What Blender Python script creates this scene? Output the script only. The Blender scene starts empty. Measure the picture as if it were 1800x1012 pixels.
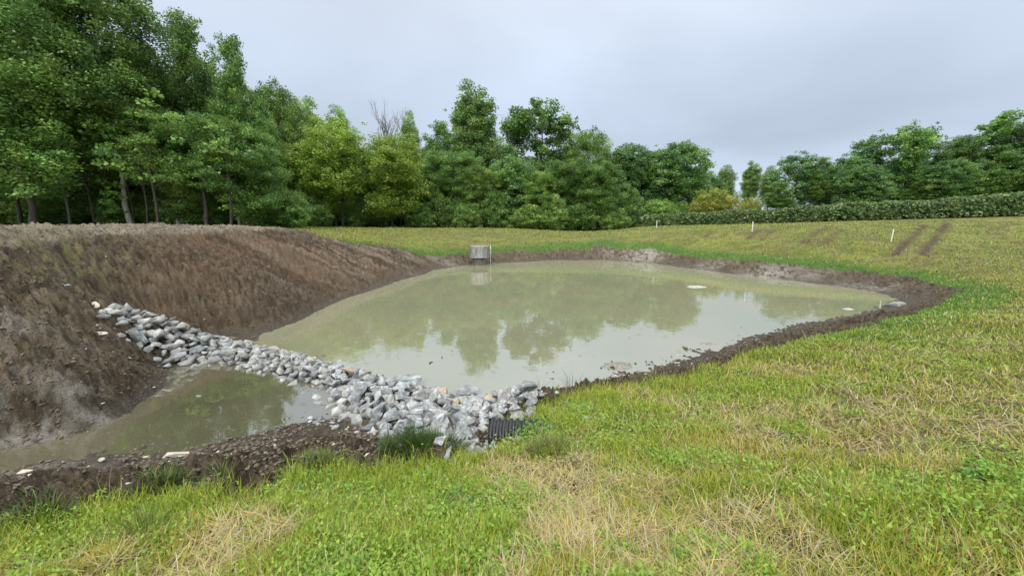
import bpy, bmesh, math, random
import numpy as np
from mathutils import Vector

# ----------------------------------------------------------------- camera, sky, sun, exposure
scene = bpy.context.scene
COL = scene.collection
FPX, HOR, CAMZ = 680.0, 382.0, 3.0
PITCH = math.atan((506 - HOR) / FPX)
cam_d = bpy.data.cameras.new('camera')
cam = bpy.data.objects.new('camera', cam_d)
COL.objects.link(cam)
cam.location = (0, 0, CAMZ)
cam.rotation_euler = (math.pi / 2 - PITCH, 0, 0)
cam_d.sensor_width = 36
cam_d.lens = FPX / 1800 * 36
cam_d.clip_start = 0.05
cam_d.clip_end = 3000
scene.camera = cam

SUN_EL, SUN_AZ = math.radians(40), math.radians(200)      # high, behind the viewer
w = bpy.data.worlds.new('World')
scene.world = w
w.use_nodes = True
nt = w.node_tree
nt.nodes.clear()
N = lambda t: nt.nodes.new(t)
out = N('ShaderNodeOutputWorld')
bg = N('ShaderNodeBackground')
bg.inputs['Strength'].default_value = 0.1
sky = N('ShaderNodeTexSky')
sky.sky_type = 'NISHITA'
sky.sun_disc = False
sky.sun_elevation = SUN_EL
sky.sun_rotation = SUN_AZ
tc = N('ShaderNodeTexCoord')
sep = N('ShaderNodeSeparateXYZ')
nt.links.new(tc.outputs['Generated'], sep.inputs[0])
ramp = N('ShaderNodeValToRGB')                              # overcast: grey horizon, brighter overhead
cr = ramp.color_ramp
cr.elements[0].position = 0.0
cr.elements[0].color = (0.43, 0.505, 0.625, 1)
cr.elements[1].position = 1.0
cr.elements[1].color = (2.0, 2.02, 2.0, 1)
for p, c in ((0.16, (0.405, 0.47, 0.575)), (0.32, (0.45, 0.515, 0.62)), (0.45, (0.52, 0.58, 0.67)), (0.54, (0.86, 0.90, 0.94)), (0.7, (1.35, 1.38, 1.40))):
    e = cr.elements.new(p)
    e.color = (*c, 1)
nt.links.new(sep.outputs['Z'], ramp.inputs[0])
addz = N('ShaderNodeMath'); addz.operation = 'ADD'; addz.inputs[1].default_value = 0.22
nt.links.new(sep.outputs['Z'], addz.inputs[0])
comb = N('ShaderNodeCombineXYZ')
for k in (0, 1):
    dv = N('ShaderNodeMath'); dv.operation = 'DIVIDE'
    nt.links.new(sep.outputs[k], dv.inputs[0]); nt.links.new(addz.outputs[0], dv.inputs[1])
    nt.links.new(dv.outputs[0], comb.inputs[k])
cn = N('ShaderNodeTexNoise')
cn.inputs['Scale'].default_value = 0.75
cn.inputs['Detail'].default_value = 4
cn.inputs['Roughness'].default_value = 0.45
cn.inputs['Distortion'].default_value = 0.3
nt.links.new(comb.outputs[0], cn.inputs['Vector'])
cmr = N('ShaderNodeMapRange')
cmr.inputs['From Min'].default_value = 0.3; cmr.inputs['From Max'].default_value = 0.7
cmr.inputs['To Min'].default_value = 8.6; cmr.inputs['To Max'].default_value = 12.2
nt.links.new(cn.outputs['Fac'], cmr.inputs['Value'])
sc = N('ShaderNodeVectorMath'); sc.operation = 'SCALE'
nt.links.new(ramp.outputs[0], sc.inputs[0]); nt.links.new(cmr.outputs[0], sc.inputs['Scale'])
mx = N('ShaderNodeMix'); mx.data_type = 'RGBA'; mx.inputs['Factor'].default_value = 0.95
nt.links.new(sky.outputs[0], mx.inputs['A']); nt.links.new(sc.outputs[0], mx.inputs['B'])
nt.links.new(mx.outputs['Result'], bg.inputs['Color'])
nt.links.new(bg.outputs[0], out.inputs['Surface'])

sl = bpy.data.lights.new('sun', 'SUN')
sl.energy = 1.5
sl.angle = math.radians(25)
sl.color = (1.0, 0.97, 0.92)
sun = bpy.data.objects.new('sun', sl)
COL.objects.link(sun)
sdir = Vector((math.sin(SUN_AZ) * math.cos(SUN_EL), math.cos(SUN_AZ) * math.cos(SUN_EL), math.sin(SUN_EL)))
sun.rotation_euler = sdir.to_track_quat('Z', 'Y').to_euler()
sun.location = (0, 0, 60)
scene.view_settings.view_transform = 'Standard'
scene.view_settings.look = 'None'
scene.view_settings.exposure = 0.5
scene.view_settings.gamma = 1.0
scene.render.engine = 'CYCLES'
scene.cycles.max_bounces = 6
scene.cycles.diffuse_bounces = 3
scene.cycles.transparent_max_bounces = 6

rng = np.random.default_rng(7)
random.seed(7)

# ----------------------------------------------------------------- photo calibration
SP, CP = math.sin(PITCH), math.cos(PITCH)


def ray(px, py):
    u, v = (px - 900) / FPX, (506 - py) / FPX
    return np.array((u, CP + v * SP, -SP + v * CP))


def at_z(px, py, z):
    d = ray(px, py)
    return np.array((0, 0, CAMZ)) + d * (z - CAMZ) / d[2]


def at_y(px, py, y):
    d = ray(px, py)
    return np.array((0, 0, CAMZ)) + d * y / d[1]


# ----------------------------------------------------------------- noise
def _hash(ix, iy, seed):
    h = (ix.astype(np.int64) * 374761393 + iy.astype(np.int64) * 668265263 + seed * 1442695041) & 0xFFFFFFFF
    h = ((h ^ (h >> 13)) * 1274126177) & 0xFFFFFFFF
    h = (h ^ (h >> 16)) & 0xFFFFFFFF
    return h.astype(np.float64) / 4294967295.0


def vnoise(x, y, seed=0):
    ix, iy = np.floor(x), np.floor(y)
    fx, fy = x - ix, y - iy
    fx = fx * fx * fx * (fx * (fx * 6 - 15) + 10)
    fy = fy * fy * fy * (fy * (fy * 6 - 15) + 10)
    a, b = _hash(ix, iy, seed), _hash(ix + 1, iy, seed)
    c, d = _hash(ix, iy + 1, seed), _hash(ix + 1, iy + 1, seed)
    return (a + (b - a) * fx) * (1 - fy) + (c + (d - c) * fx) * fy


def fbm(x, y, octs=4, seed=0, gain=0.5):
    s, a, t = 0.0, 1.0, 0.0
    for o in range(octs):
        c, sn = math.cos(o * 0.9 + 0.3), math.sin(o * 0.9 + 0.3)
        xx, yy = (x * c - y * sn) * 2.03 ** o, (x * sn + y * c) * 2.03 ** o
        s = s + a * vnoise(xx, yy, seed + o * 17)
        t += a
        a *= gain
    return s / t


def sstep(a, b, x):
    t = np.clip((x - a) / (b - a), 0, 1)
    return t * t * (3 - 2 * t)


# ----------------------------------------------------------------- terrain: control points (photo pixel + height, or world)
P = []
for px, py in ((445, 597), (500, 572), (560, 545), (620, 520), (700, 493), (760, 475), (820, 466), (900, 461), (980, 457),
               (1060, 457), (1150, 463), (1250, 476), (1350, 488), (1450, 500), (1540, 513), (1578, 524), (1540, 546), (1480, 561),
               (1400, 574), (1330, 593), (1270, 614), (1200, 640), (1100, 664), (1000, 685), (920, 699),
               (305, 640), (290, 662), (245, 705), (170, 748), (80, 772), (-40, 795), (-200, 830),
               (-200, 872), (0, 832), (100, 810), (220, 802), (330, 800), (430, 772), (500, 753), (560, 742), (655, 742)):
    P.append(tuple(at_z(px, py, 0.0)[:2]) + (0.0,))
for px, py, z in ((600, 570, -.4), (750, 520, -.5), (900, 490, -.5), (1050, 480, -.4), (1200, 510, -.5), (1400, 530, -.3), (1000, 560, -.7),
                  (800, 600, -.6), (1200, 570, -.5), (1050, 630, -.35), (900, 660, -.3), (620, 610, -.3), (420, 690, -.2), (340, 730, -.15),
                  (250, 755, -.12), (100, 792, -.08), (480, 720, -.2), (560, 710, -.2), (-60, 815, -.08)):
    P.append(tuple(at_z(px, py, z)[:2]) + (z,))
# the dam's core
for px, py, z in ((480, 607, -.12), (560, 618, -.15), (640, 641, -.14), (720, 666, -.14), (800, 682, -.12), (870, 694, -.10), (390, 590, .02), (205, 556, .85), (255, 552, .68), (160, 590, .85), (300, 560, .5), (430, 620, .04), (520, 645, .03), (600, 668, .03), (690, 698, .04), (770, 722, .06), (850, 738, .12), (330, 600, .25), (270, 574, .5), (225, 560, .76)):
    P.append(tuple(at_z(px, py, z)[:2]) + (z,))
BANKTOP = ((0, 432, 2.42), (100, 424, 2.45), (200, 416, 2.45), (320, 413, 2.42), (430, 411, 2.35), (520, 411, 2.25), (600, 424, 1.75), (700, 440, 1.12), (800, 448, .55),
           (900, 441, .62), (980, 438, .72), (1060, 431, .95), (1150, 438, .8), (1300, 459, .55), (1450, 474, .45), (1600, 488, .42), (1692, 512, .36), (1600, 559, .34), (1490, 589, .34),
           (1390, 609, .34), (1270, 650, .3), (1180, 671, .3), (1030, 689, .28), (945, 708, .32))
for px, py, z in BANKTOP:
    P.append(tuple(at_z(px, py, z)[:2]) + (z,))
for px, py, z in ((300, 620, .16), (200, 640, .55), (120, 700, .42), (30, 720, .5), (0, 560, 1.45), (150, 520, 1.4), (300, 500, 1.3), (420, 520, .85), (520, 480, .9), (620, 470, .75), (560, 440, 1.6), (0, 480, 1.95),
                  (0, 870, .25), (150, 850, .22), (330, 840, .26), (480, 810, .2), (600, 780, .18), (700, 785, .2),
                  (850, 765, .16), (920, 745, .38), (790, 785, .14),
                  (0, 915, .5), (230, 868, .42), (400, 855, .42), (530, 822, .38), (740, 802, .32), (860, 800, .45),
                  (940, 800, .62), (700, 850, .6), (400, 930, .72), (100, 980, .82), (900, 900, .92), (1100, 800, .78), (1300, 720, .72), (1500, 650, .72), (1700, 600, .8),
                  (1200, 900, 1.05), (1500, 800, 1.02), (1750, 700, 1.05), (1800, 560, .95), (900, 1012, 1.2), (1500, 1000, 1.32), (1790, 900, 1.35), (500, 1000, 1.05),
                  (1800, 470, .95), (1568, 421, 1.75), (1700, 440, 1.3), (1800, 430, 1.5), (1450, 440, 1.25),
                  (1620, 470, .75)):
    P.append(tuple(at_z(px, py, z)[:2]) + (z,))
for px, py, y in ((1154, 400, 34.6), (1322, 406, 26.3), (1130, 399, 40), (1200, 397, 40), (1350, 393, 36.5), (1500, 388, 33), (1650, 384, 31), (1800, 380, 29), (1950, 376, 27),
                  (560, 401, 33), (700, 401, 36), (800, 401, 38), (900, 402, 39), (960, 405, 40), (1010, 408, 41), (1080, 406, 41), (400, 402, 25), (200, 401, 22), (0, 402, 20)):
    P.append(tuple(at_y(px, py, y)))
P += [(0, 0, 1.4), (-3, -1, 1.3), (3, -1, 1.6), (0, -8, 1.8), (10, -6, 1.8), (-10, -6, 1.2), (10, 2, 1.45), (-9, 2, .6), (-20, 4, .8), (-18, 8, 2.1), (-25, 12, 2.45), (-30, 20, 2.4), (-40, 8, 2.3), (-16, 16, 2.45),
      (-24, 30, 2.4), (-12, 28, 2.0), (-10, 45, 1.6), (5, 50, 1.6), (20, 48, 2.2), (35, 40, 3.05), (45, 35, 3.3), (50, 20, 3.0), (30, 8, 1.9), (40, 5, 2.3), (22, 10, 1.35), (20, 4, 1.6), (-50, 50, 2.4),
      (0, 70, 2.), (50, 60, 3.4), (-60, 0, 2.3), (60, -20, 2.5), (-60, -40, 2.), (0, -60, 2.), (0, 110, 2.5), (90, 60, 3.4), (-90, 60, 2.4)]
CPTS = np.array([(float(a), float(b), float(c)) for a, b, c in P])
_keep = []
for i, p in enumerate(CPTS):                                # drop near-duplicates
    if all(np.hypot(*(p[:2] - CPTS[j, :2])) > 0.22 for j in _keep):
        _keep.append(i)
CPTS = CPTS[_keep]
RC = 0.35


def _phi(r2):
    return -np.sqrt(r2 + RC * RC)


_n = len(CPTS)
_d2 = ((CPTS[:, None, :2] - CPTS[None, :, :2]) ** 2).sum(-1)
_A = np.zeros((_n + 1, _n + 1))
_A[:_n, :_n] = _phi(_d2) + np.eye(_n) * 0.02
_A[:_n, _n] = 1
_A[_n, :_n] = 1
_sol = np.linalg.solve(_A, np.append(CPTS[:, 2], 0))


def hbase(x, y):
    x, y = np.atleast_1d(np.asarray(x, float)), np.atleast_1d(np.asarray(y, float))
    res = np.empty(x.shape)
    fx, fy, fr = x.ravel(), y.ravel(), res.ravel()
    for s in range(0, len(fx), 40000):
        dx = fx[s:s + 40000, None] - CPTS[None, :, 0]
        dy = fy[s:s + 40000, None] - CPTS[None, :, 1]
        fr[s:s + 40000] = _phi(dx * dx + dy * dy) @ _sol[:_n] + _sol[_n]
    res = fr.reshape(x.shape)
    r = np.hypot(x, y)
    far = sstep(70, 120, r)
    return res * (1 - far) + 2.6 * far


def px2ground(px, py, tmax=90):
    d = ray(px, py)
    t = np.concatenate([np.linspace(0.5, 12, 600), np.linspace(12.02, tmax, 1500)])
    z = CAMZ + d[2] * t - hbase(d[0] * t, d[1] * t)
    i = np.argmax(z < 0)
    if z[i] >= 0:
        i = len(t) - 1
    return d[0] * t[i], d[1] * t[i]


def seg_dist(x, y, pts, closed=False):
    best = np.full(x.shape, 1e9)
    n = len(pts)
    for i in range(n if closed else n - 1):
        ax, ay = pts[i]
        bx, by = pts[(i + 1) % n]
        vx, vy = bx - ax, by - ay
        t = np.clip(((x - ax) * vx + (y - ay) * vy) / (vx * vx + vy * vy + 1e-12), 0, 1)
        best = np.minimum(best, np.hypot(x - ax - t * vx, y - ay - t * vy))
    return best


def inside(x, y, pts):
    r = np.zeros(x.shape, bool)
    n = len(pts)
    for i in range(n):
        ax, ay = pts[i]
        bx, by = pts[(i + 1) % n]
        c = ((ay > y) != (by > y)) & (x < (bx - ax) * (y - ay) / (by - ay + 1e-12) + ax)
        r ^= c
    return r


MUD = [px2ground(*p) for p in ((-40, 960), (0, 945), (100, 916), (230, 890), (300, 884), (400, 876), (480, 858), (530, 842), (600, 832), (680, 830), (740, 832), (800, 826), (845, 794), (900, 742), (945, 712),
                               (1030, 689), (1180, 671), (1270, 650), (1330, 630), (1390, 609), (1490, 589), (1600, 559), (1692, 512))]
MUD += [tuple(at_z(px, py, z)[:2]) for px, py, z in ((1600, 488, .42), (1450, 474, .45), (1300, 459, .55), (1150, 438, .8), (1060, 431, .95), (980, 438, .72), (900, 441, .62), (800, 448, .55), (740, 445, .85), (690, 437, 1.2),
                                                      (620, 425, 1.7), (565, 412, 2.15))]
MUD += [(-11, 21), (-14, 25), (-22, 24.5), (-40, 22), (-60, 14), (-60, 2), (-12, 3)]
POND = [tuple(at_z(px, py, 0.0)[:2]) for px, py in ((445, 597), (560, 545), (700, 493), (820, 466), (980, 457), (1150, 463), (1350, 488), (1578, 524), (1480, 561), (1330, 593), (1200, 640), (1000, 685), (920, 699))]
DAM = [tuple(at_z(px, py, z)[:2]) for px, py, z in ((213, 566, .80), (268, 586, .50), (330, 606, .22), (430, 623, .03), (520, 645, .03), (600, 670, .03), (690, 704, .04), (770, 730, .06), (850, 742, .12), (932, 724, .26))]


def mud_sd(x, y):                                           # positive inside the bare soil, metres
    d = seg_dist(x, y, MUD, True)
    return np.where(inside(x, y, MUD), d, -d)


RUTS = [[px2ground(*a), px2ground(*b)] for a, b in (((1625, 395), (1574, 448)), ((1664, 391), (1622, 448)), ((1454, 400), (1415, 428)), ((1482, 403), (1446, 432)),
                                                    ((1342, 402), (1316, 419)), ((1368, 403), (1338, 421)), ((1265, 402), (1240, 416)))]
DRY = [(px2ground(px, py), r, a) for px, py, r, a in ((930, 850, .55, 1), (1010, 930, .45, 1.), (860, 830, .35, 1), (430, 950, .42, 1.), (380, 990, .35, .9), (1120, 960, .4, .8), (1000, 820, .3, .9), (1100, 880, .4, .6), (1270, 735, .7, .7), (1420, 720, .8, .6),
                                                      (1720, 765, .7, .8), (1350, 790, .5, .6), (1560, 770, .6, .5), (1700, 690, .9, .5), (1250, 980, .25, .7), (130, 985, .3, .5))]
LUSH = [(px2ground(px, py), r, a) for px, py, r, a in ((960, 745, .5, 1), (930, 790, .35, .9), (1330, 690, .6, .8), (1100, 720, .7, .6), (700, 860, .8, .7), (560, 870, .6, .7), (300, 900, .6, .7), (860, 960, .25, .8), (780, 950, .3, .6), (1380, 760, .35, .6), (1650, 900, .5, .6), (1500, 880, .5, .5),
                                                       (1790, 840, .4, .6), (620, 960, .4, .5))]
SOIL = [(px2ground(px, py), r) for px, py, r in ((995, 815, .16), (900, 822, .22), (1385, 772, .15), (1000, 855, .2))]


_sa, _sb = np.array(px2ground(425, 420)), np.array(px2ground(615, 498))
SDIR = (_sb - _sa) / np.linalg.norm(_sb - _sa)
SMID = (_sa + _sb) / 2


def streak_uv(x, y):                                        # across and along the drag marks on the long bank, and how strong they are
    u, v = x * -SDIR[1] + y * SDIR[0], x * SDIR[0] + y * SDIR[1]
    um = SMID[0] * -SDIR[1] + SMID[1] * SDIR[0]
    return u, v, .06 + .94 * sstep(-5.0, -.8, u - um)


def blob(x, y, lst):
    s = np.zeros(x.shape)
    for (c, r, a) in lst:
        s = np.maximum(s, a * np.exp(-(((x - c[0]) ** 2 + (y - c[1]) ** 2) / (r * r))))
    return s


def dryness(x, y):
    n = fbm(x * .9 + 3, y * .9, 4, 31)
    n2 = fbm(x * 4.2, y * 4.2, 3, 37)
    return np.clip(sstep(.42, .72, n * .5 + n2 * .5) * .72 + blob(x, y, DRY) * (.45 + .9 * n2) - blob(x, y, LUSH) * .9, 0, 1)


def grass_cover(x, y):
    m = mud_sd(x, y) + (fbm(x * 2.2, y * 2.2, 4, 5) - .5) * .5 + (fbm(x * 9, y * 9, 2, 6) - .5) * .2
    return 1 - sstep(-.06, .1, m)


def hdetail(x, y, h, g):
    """clods, ruts and lumps on top of the smooth ground"""
    m = 1 - g
    near = sstep(0.0, 0.30, np.abs(h)) * .8 + .2
    a = fbm(x * 1.3, y * 1.3, 3, 11) - .5
    b = np.abs(fbm(x * 5.5 + a, y * 5.5, 3, 12) - .5)
    c = fbm(x * 15, y * 15, 3, 13, .6) - .5
    d = np.abs(fbm(x * 10 + 2 * a, y * 10, 2, 19) - .5)
    r = np.hypot(x, y)
    fade = 1 - .5 * sstep(12, 30, r)
    e = np.abs(fbm(x * 2.4, y * 2.4, 3, 24) - .5)
    mud = (a * .18 + (.2 - e) * .26 + (.22 - b) * .36 + (.2 - d) * .24 + c * .17) * near * fade * (1.0 + .4 * vnoise(x * .6, y * .6, 18))
    # machine tracks running down the long bank
    bank = sstep(.25, .6, h) * (1 - sstep(2.2, 2.45, h)) * sstep(-3, -6, x)
    u, v, k = streak_uv(x, y)
    mud = mud + bank * k * (fbm(u * 3.2, v * .4, 4, 15, .6) - .5) * .22
    gr = (fbm(x * 1.6, y * 1.6, 3, 21) - .5) * .10 + (fbm(x * 6, y * 6, 3, 22) - .5) * .05
    far = 1 - sstep(35, 60, r)
    lip = g * np.exp(-(mud_sd(x, y) / .9) ** 2) * .08 * sstep(5, 9, r)
    return (mud * m + gr * g + lip) * far


def hfull(x, y):
    x, y = np.atleast_1d(np.asarray(x, float)), np.atleast_1d(np.asarray(y, float))
    h = hbase(x, y)
    return h + hdetail(x, y, h, grass_cover(x, y))


def gz(x, y):
    return float(hfull(x, y)[0])


# ----------------------------------------------------------------- object helpers
def link(o):
    COL.objects.link(o)
    return o


def tag(o, label=None, cat=None, group=None, kind=None):
    for k, v in (('label', label), ('category', cat), ('group', group), ('kind', kind)):
        if v:
            o[k] = v
    return o


def empty(name, loc, label, cat, group=None, rz=0.0, scale=(1, 1, 1)):
    o = bpy.data.objects.new(name, None)
    link(o)
    o.location = loc
    o.rotation_euler = (0, 0, rz)
    o.scale = scale
    o.empty_display_size = .2
    return tag(o, label, cat, group)


def np_mesh(name, verts, faces, mat=None, colors=None, smooth=False, attr='col'):
    """verts (n,3); faces: array (m,k) or list of such arrays"""
    me = bpy.data.meshes.new(name)
    if not isinstance(faces, list):
        faces = [faces]
    faces = [np.asarray(f, np.int32) for f in faces if len(f)]
    verts = np.asarray(verts, np.float32)
    me.vertices.add(len(verts))
    me.vertices.foreach_set('co', verts.ravel())
    nl = sum(f.size for f in faces)
    npoly = sum(len(f) for f in faces)
    me.loops.add(nl)
    me.polygons.add(npoly)
    me.loops.foreach_set('vertex_index', np.concatenate([f.ravel() for f in faces]))
    tot = np.concatenate([np.full(len(f), f.shape[1], np.int32) for f in faces])
    start = np.concatenate([[0], np.cumsum(tot)[:-1]]).astype(np.int32)
    me.polygons.foreach_set('loop_start', start)
    if smooth:
        me.polygons.foreach_set('use_smooth', np.ones(npoly, bool))
    me.update(calc_edges=True)
    if colors is not None:
        a = me.color_attributes.new(attr, 'FLOAT_COLOR', 'POINT')
        c = np.ones((len(verts), 4), np.float32)
        c[:, :colors.shape[1]] = colors
        a.data.foreach_set('color', c.ravel())
    if mat:
        me.materials.append(mat)
    return me


def mesh_obj(name, me, parent=None):
    o = bpy.data.objects.new(name, me)
    link(o)
    if parent is not None:
        o.parent = parent
    return o


class Geo:
    """collects tubes / lathes / hulls into one mesh"""
    def __init__(self):
        self.v, self.q, self.t, self.n = [], [], [], 0

    def add(self, v, quads=None, tris=None):
        if quads is not None and len(quads):
            self.q.append(np.asarray(quads) + self.n)
        if tris is not None and len(tris):
            self.t.append(np.asarray(tris) + self.n)
        self.v.append(np.asarray(v, float))
        self.n += len(v)

    def tube(self, pts, rad, k=6, cap=True):
        pts = np.asarray(pts, float)
        m = len(pts)
        tan = np.gradient(pts, axis=0)
        tan /= np.linalg.norm(tan, axis=1, keepdims=True) + 1e-9
        ref = np.array((0, 0, 1.)) if abs(tan[0, 2]) < .9 else np.array((1., 0, 0))
        s = np.cross(tan, ref); s /= np.linalg.norm(s, axis=1, keepdims=True) + 1e-9
        b = np.cross(tan, s)
        a = np.arange(k) * 2 * math.pi / k
        v = pts[:, None] + np.asarray(rad, float).reshape(-1, 1, 1) * (s[:, None] * np.cos(a)[None, :, None] + b[:, None] * np.sin(a)[None, :, None])
        v = v.reshape(-1, 3)
        i, j = np.meshgrid(np.arange(m - 1), np.arange(k), indexing='ij')
        q = np.stack([i * k + j, i * k + (j + 1) % k, (i + 1) * k + (j + 1) % k, (i + 1) * k + j], -1).reshape(-1, 4)
        t = None
        if cap:
            v = np.vstack([v, pts[-1:] + tan[-1:] * rad[-1] * .3])
            t = [((m - 1) * k + j, (m - 1) * k + (j + 1) % k, m * k) for j in range(k)]
        self.add(v, q, t)

    def lathe(self, prof, k=32, axis='z'):
        """prof: list of (radius, height)"""
        m = len(prof)
        a = np.arange(k) * 2 * math.pi / k
        v = np.array([[(r * math.cos(t), r * math.sin(t), z) for t in a] for r, z in prof]).reshape(-1, 3)
        i, j = np.meshgrid(np.arange(m - 1), np.arange(k), indexing='ij')
        q = np.stack([i * k + j, i * k + (j + 1) % k, (i + 1) * k + (j + 1) % k, (i + 1) * k + j], -1).reshape(-1, 4)
        self.add(v, q)

    def mesh(self, name, mat, colors=None, smooth=False):
        f = []
        if self.q:
            f.append(np.vstack(self.q))
        if self.t:
            f.append(np.vstack(self.t))
        return np_mesh(name, np.vstack(self.v), f, mat, colors, smooth)


# ----------------------------------------------------------------- materials
def mat_new(name):
    m = bpy.data.materials.new(name)
    m.use_nodes = True
    return m, m.node_tree, m.node_tree.nodes['Principled BSDF']


def node(t, typ, **kw):
    n = t.nodes.new(typ)
    for k, v in kw.items():
        if k in n.inputs:
            n.inputs[k].default_value = v
        else:
            setattr(n, k, v)
    return n


def ground_mat():
    m, t, b = mat_new('soil_and_turf')
    at = node(t, 'ShaderNodeAttribute', attribute_name='col')
    geo = node(t, 'ShaderNodeNewGeometry')
    n1 = node(t, 'ShaderNodeTexNoise', Scale=22.0, Detail=6.0, Roughness=.7)
    n2 = node(t, 'ShaderNodeTexNoise', Scale=75.0, Detail=3.0, Roughness=.6)
    for n in (n1, n2):
        t.links.new(geo.outputs['Position'], n.inputs['Vector'])
    ad = node(t, 'ShaderNodeMath', operation='ADD')
    t.links.new(n1.outputs['Fac'], ad.inputs[0]); t.links.new(n2.outputs['Fac'], ad.inputs[1])
    mr = node(t, 'ShaderNodeMapRange')
    for k, v in (('From Min', .65), ('From Max', 1.35), ('To Min', .45), ('To Max', 1.6)):
        mr.inputs[k].default_value = v
    t.links.new(ad.outputs[0], mr.inputs['Value'])
    s = node(t, 'ShaderNodeVectorMath', operation='SCALE')
    t.links.new(at.outputs['Color'], s.inputs[0]); t.links.new(mr.outputs[0], s.inputs['Scale'])
    t.links.new(s.outputs[0], b.inputs['Base Color'])
    t.links.new(at.outputs['Alpha'], b.inputs['Roughness'])
    bp = node(t, 'ShaderNodeBump', Strength=1.0, Distance=.06)
    t.links.new(ad.outputs[0], bp.inputs['Height'])
    t.links.new(bp.outputs[0], b.inputs['Normal'])
    b.inputs['Specular IOR Level'].default_value = .2
    return m


def leaf_mat(name, transl=.3, rough=.5, var=.22, spec=.3):
    m, t, b = mat_new(name)
    at = node(t, 'ShaderNodeAttribute', attribute_name='col')
    oi = node(t, 'ShaderNodeObjectInfo')
    mr = node(t, 'ShaderNodeMapRange')
    for k, v in (('From Min', 0), ('From Max', 1), ('To Min', 1 - var), ('To Max', 1 + var)):
        mr.inputs[k].default_value = v
    t.links.new(oi.outputs['Random'], mr.inputs['Value'])
    s = node(t, 'ShaderNodeVectorMath', operation='SCALE')
    t.links.new(at.outputs['Color'], s.inputs[0]); t.links.new(mr.outputs[0], s.inputs['Scale'])
    t.links.new(s.outputs[0], b.inputs['Base Color'])
    b.inputs['Roughness'].default_value = rough
    b.inputs['Specular IOR Level'].default_value = spec
    if transl > 0:
        tr = node(t, 'ShaderNodeBsdfTranslucent')
        t.links.new(s.outputs[0], tr.inputs['Color'])
        mx = node(t, 'ShaderNodeMixShader', Fac=transl)
        t.links.new(b.outputs[0], mx.inputs[1]); t.links.new(tr.outputs[0], mx.inputs[2])
        t.links.new(mx.outputs[0], t.nodes['Material Output'].inputs['Surface'])
    return m


def noisy_mat(name, c1, c2, scale=6.0, rough=.8, bump=.5, bdist=.02, detail=6.0, rand=None, stretch=None, metal=0.0, c3=None):
    m, t, b = mat_new(name)
    tc_ = node(t, 'ShaderNodeTexCoord')
    n = node(t, 'ShaderNodeTexNoise', Scale=scale, Detail=detail, Roughness=.65)
    src = tc_.outputs['Object']
    if stretch:
        mp = node(t, 'ShaderNodeMapping')
        mp.inputs['Scale'].default_value = stretch
        t.links.new(src, mp.inputs['Vector'])
        src = mp.outputs['Vector']
    if rand is not None:                                    # every copy cuts its own piece of the noise
        oi = node(t, 'ShaderNodeObjectInfo')
        av = node(t, 'ShaderNodeVectorMath', operation='ADD')
        sc_ = node(t, 'ShaderNodeMath', operation='MULTIPLY')
        sc_.inputs[1].default_value = 37.0
        t.links.new(oi.outputs['Random'], sc_.inputs[0])
        t.links.new(src, av.inputs[0]); t.links.new(sc_.outputs[0], av.inputs[1])
        src = av.outputs[0]
    t.links.new(src, n.inputs['Vector'])
    rp = node(t, 'ShaderNodeValToRGB')
    rp.color_ramp.elements[0].position = .32
    rp.color_ramp.elements[1].position = .68
    rp.color_ramp.elements[0].color = (*c1, 1)
    rp.color_ramp.elements[1].color = (*c2, 1)
    if c3:
        e = rp.color_ramp.elements.new(.5)
        e.color = (*c3, 1)
    t.links.new(n.outputs['Fac'], rp.inputs[0])
    colr = rp.outputs[0]
    if rand is not None:
        r2 = node(t, 'ShaderNodeValToRGB')
        r2.color_ramp.interpolation = 'LINEAR'
        els = r2.color_ramp.elements
        els[0].position, els[0].color = 0.0, (*rand[0], 1)
        els[1].position, els[1].color = 1.0, (*rand[-1], 1)
        for i, c in enumerate(rand[1:-1]):
            e = els.new((i + 1) / (len(rand) - 1)); e.color = (*c, 1)
        t.links.new(oi.outputs['Random'], r2.inputs[0])
        mu = node(t, 'ShaderNodeVectorMath', operation='MULTIPLY')
        t.links.new(colr, mu.inputs[0]); t.links.new(r2.outputs[0], mu.inputs[1])
        colr = mu.outputs[0]
    t.links.new(colr, b.inputs['Base Color'])
    b.inputs['Roughness'].default_value = rough
    b.inputs['Metallic'].default_value = metal
    bp = node(t, 'ShaderNodeBump', Strength=bump, Distance=bdist)
    t.links.new(n.outputs['Fac'], bp.inputs['Height'])
    t.links.new(bp.outputs[0], b.inputs['Normal'])
    return m


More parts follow.
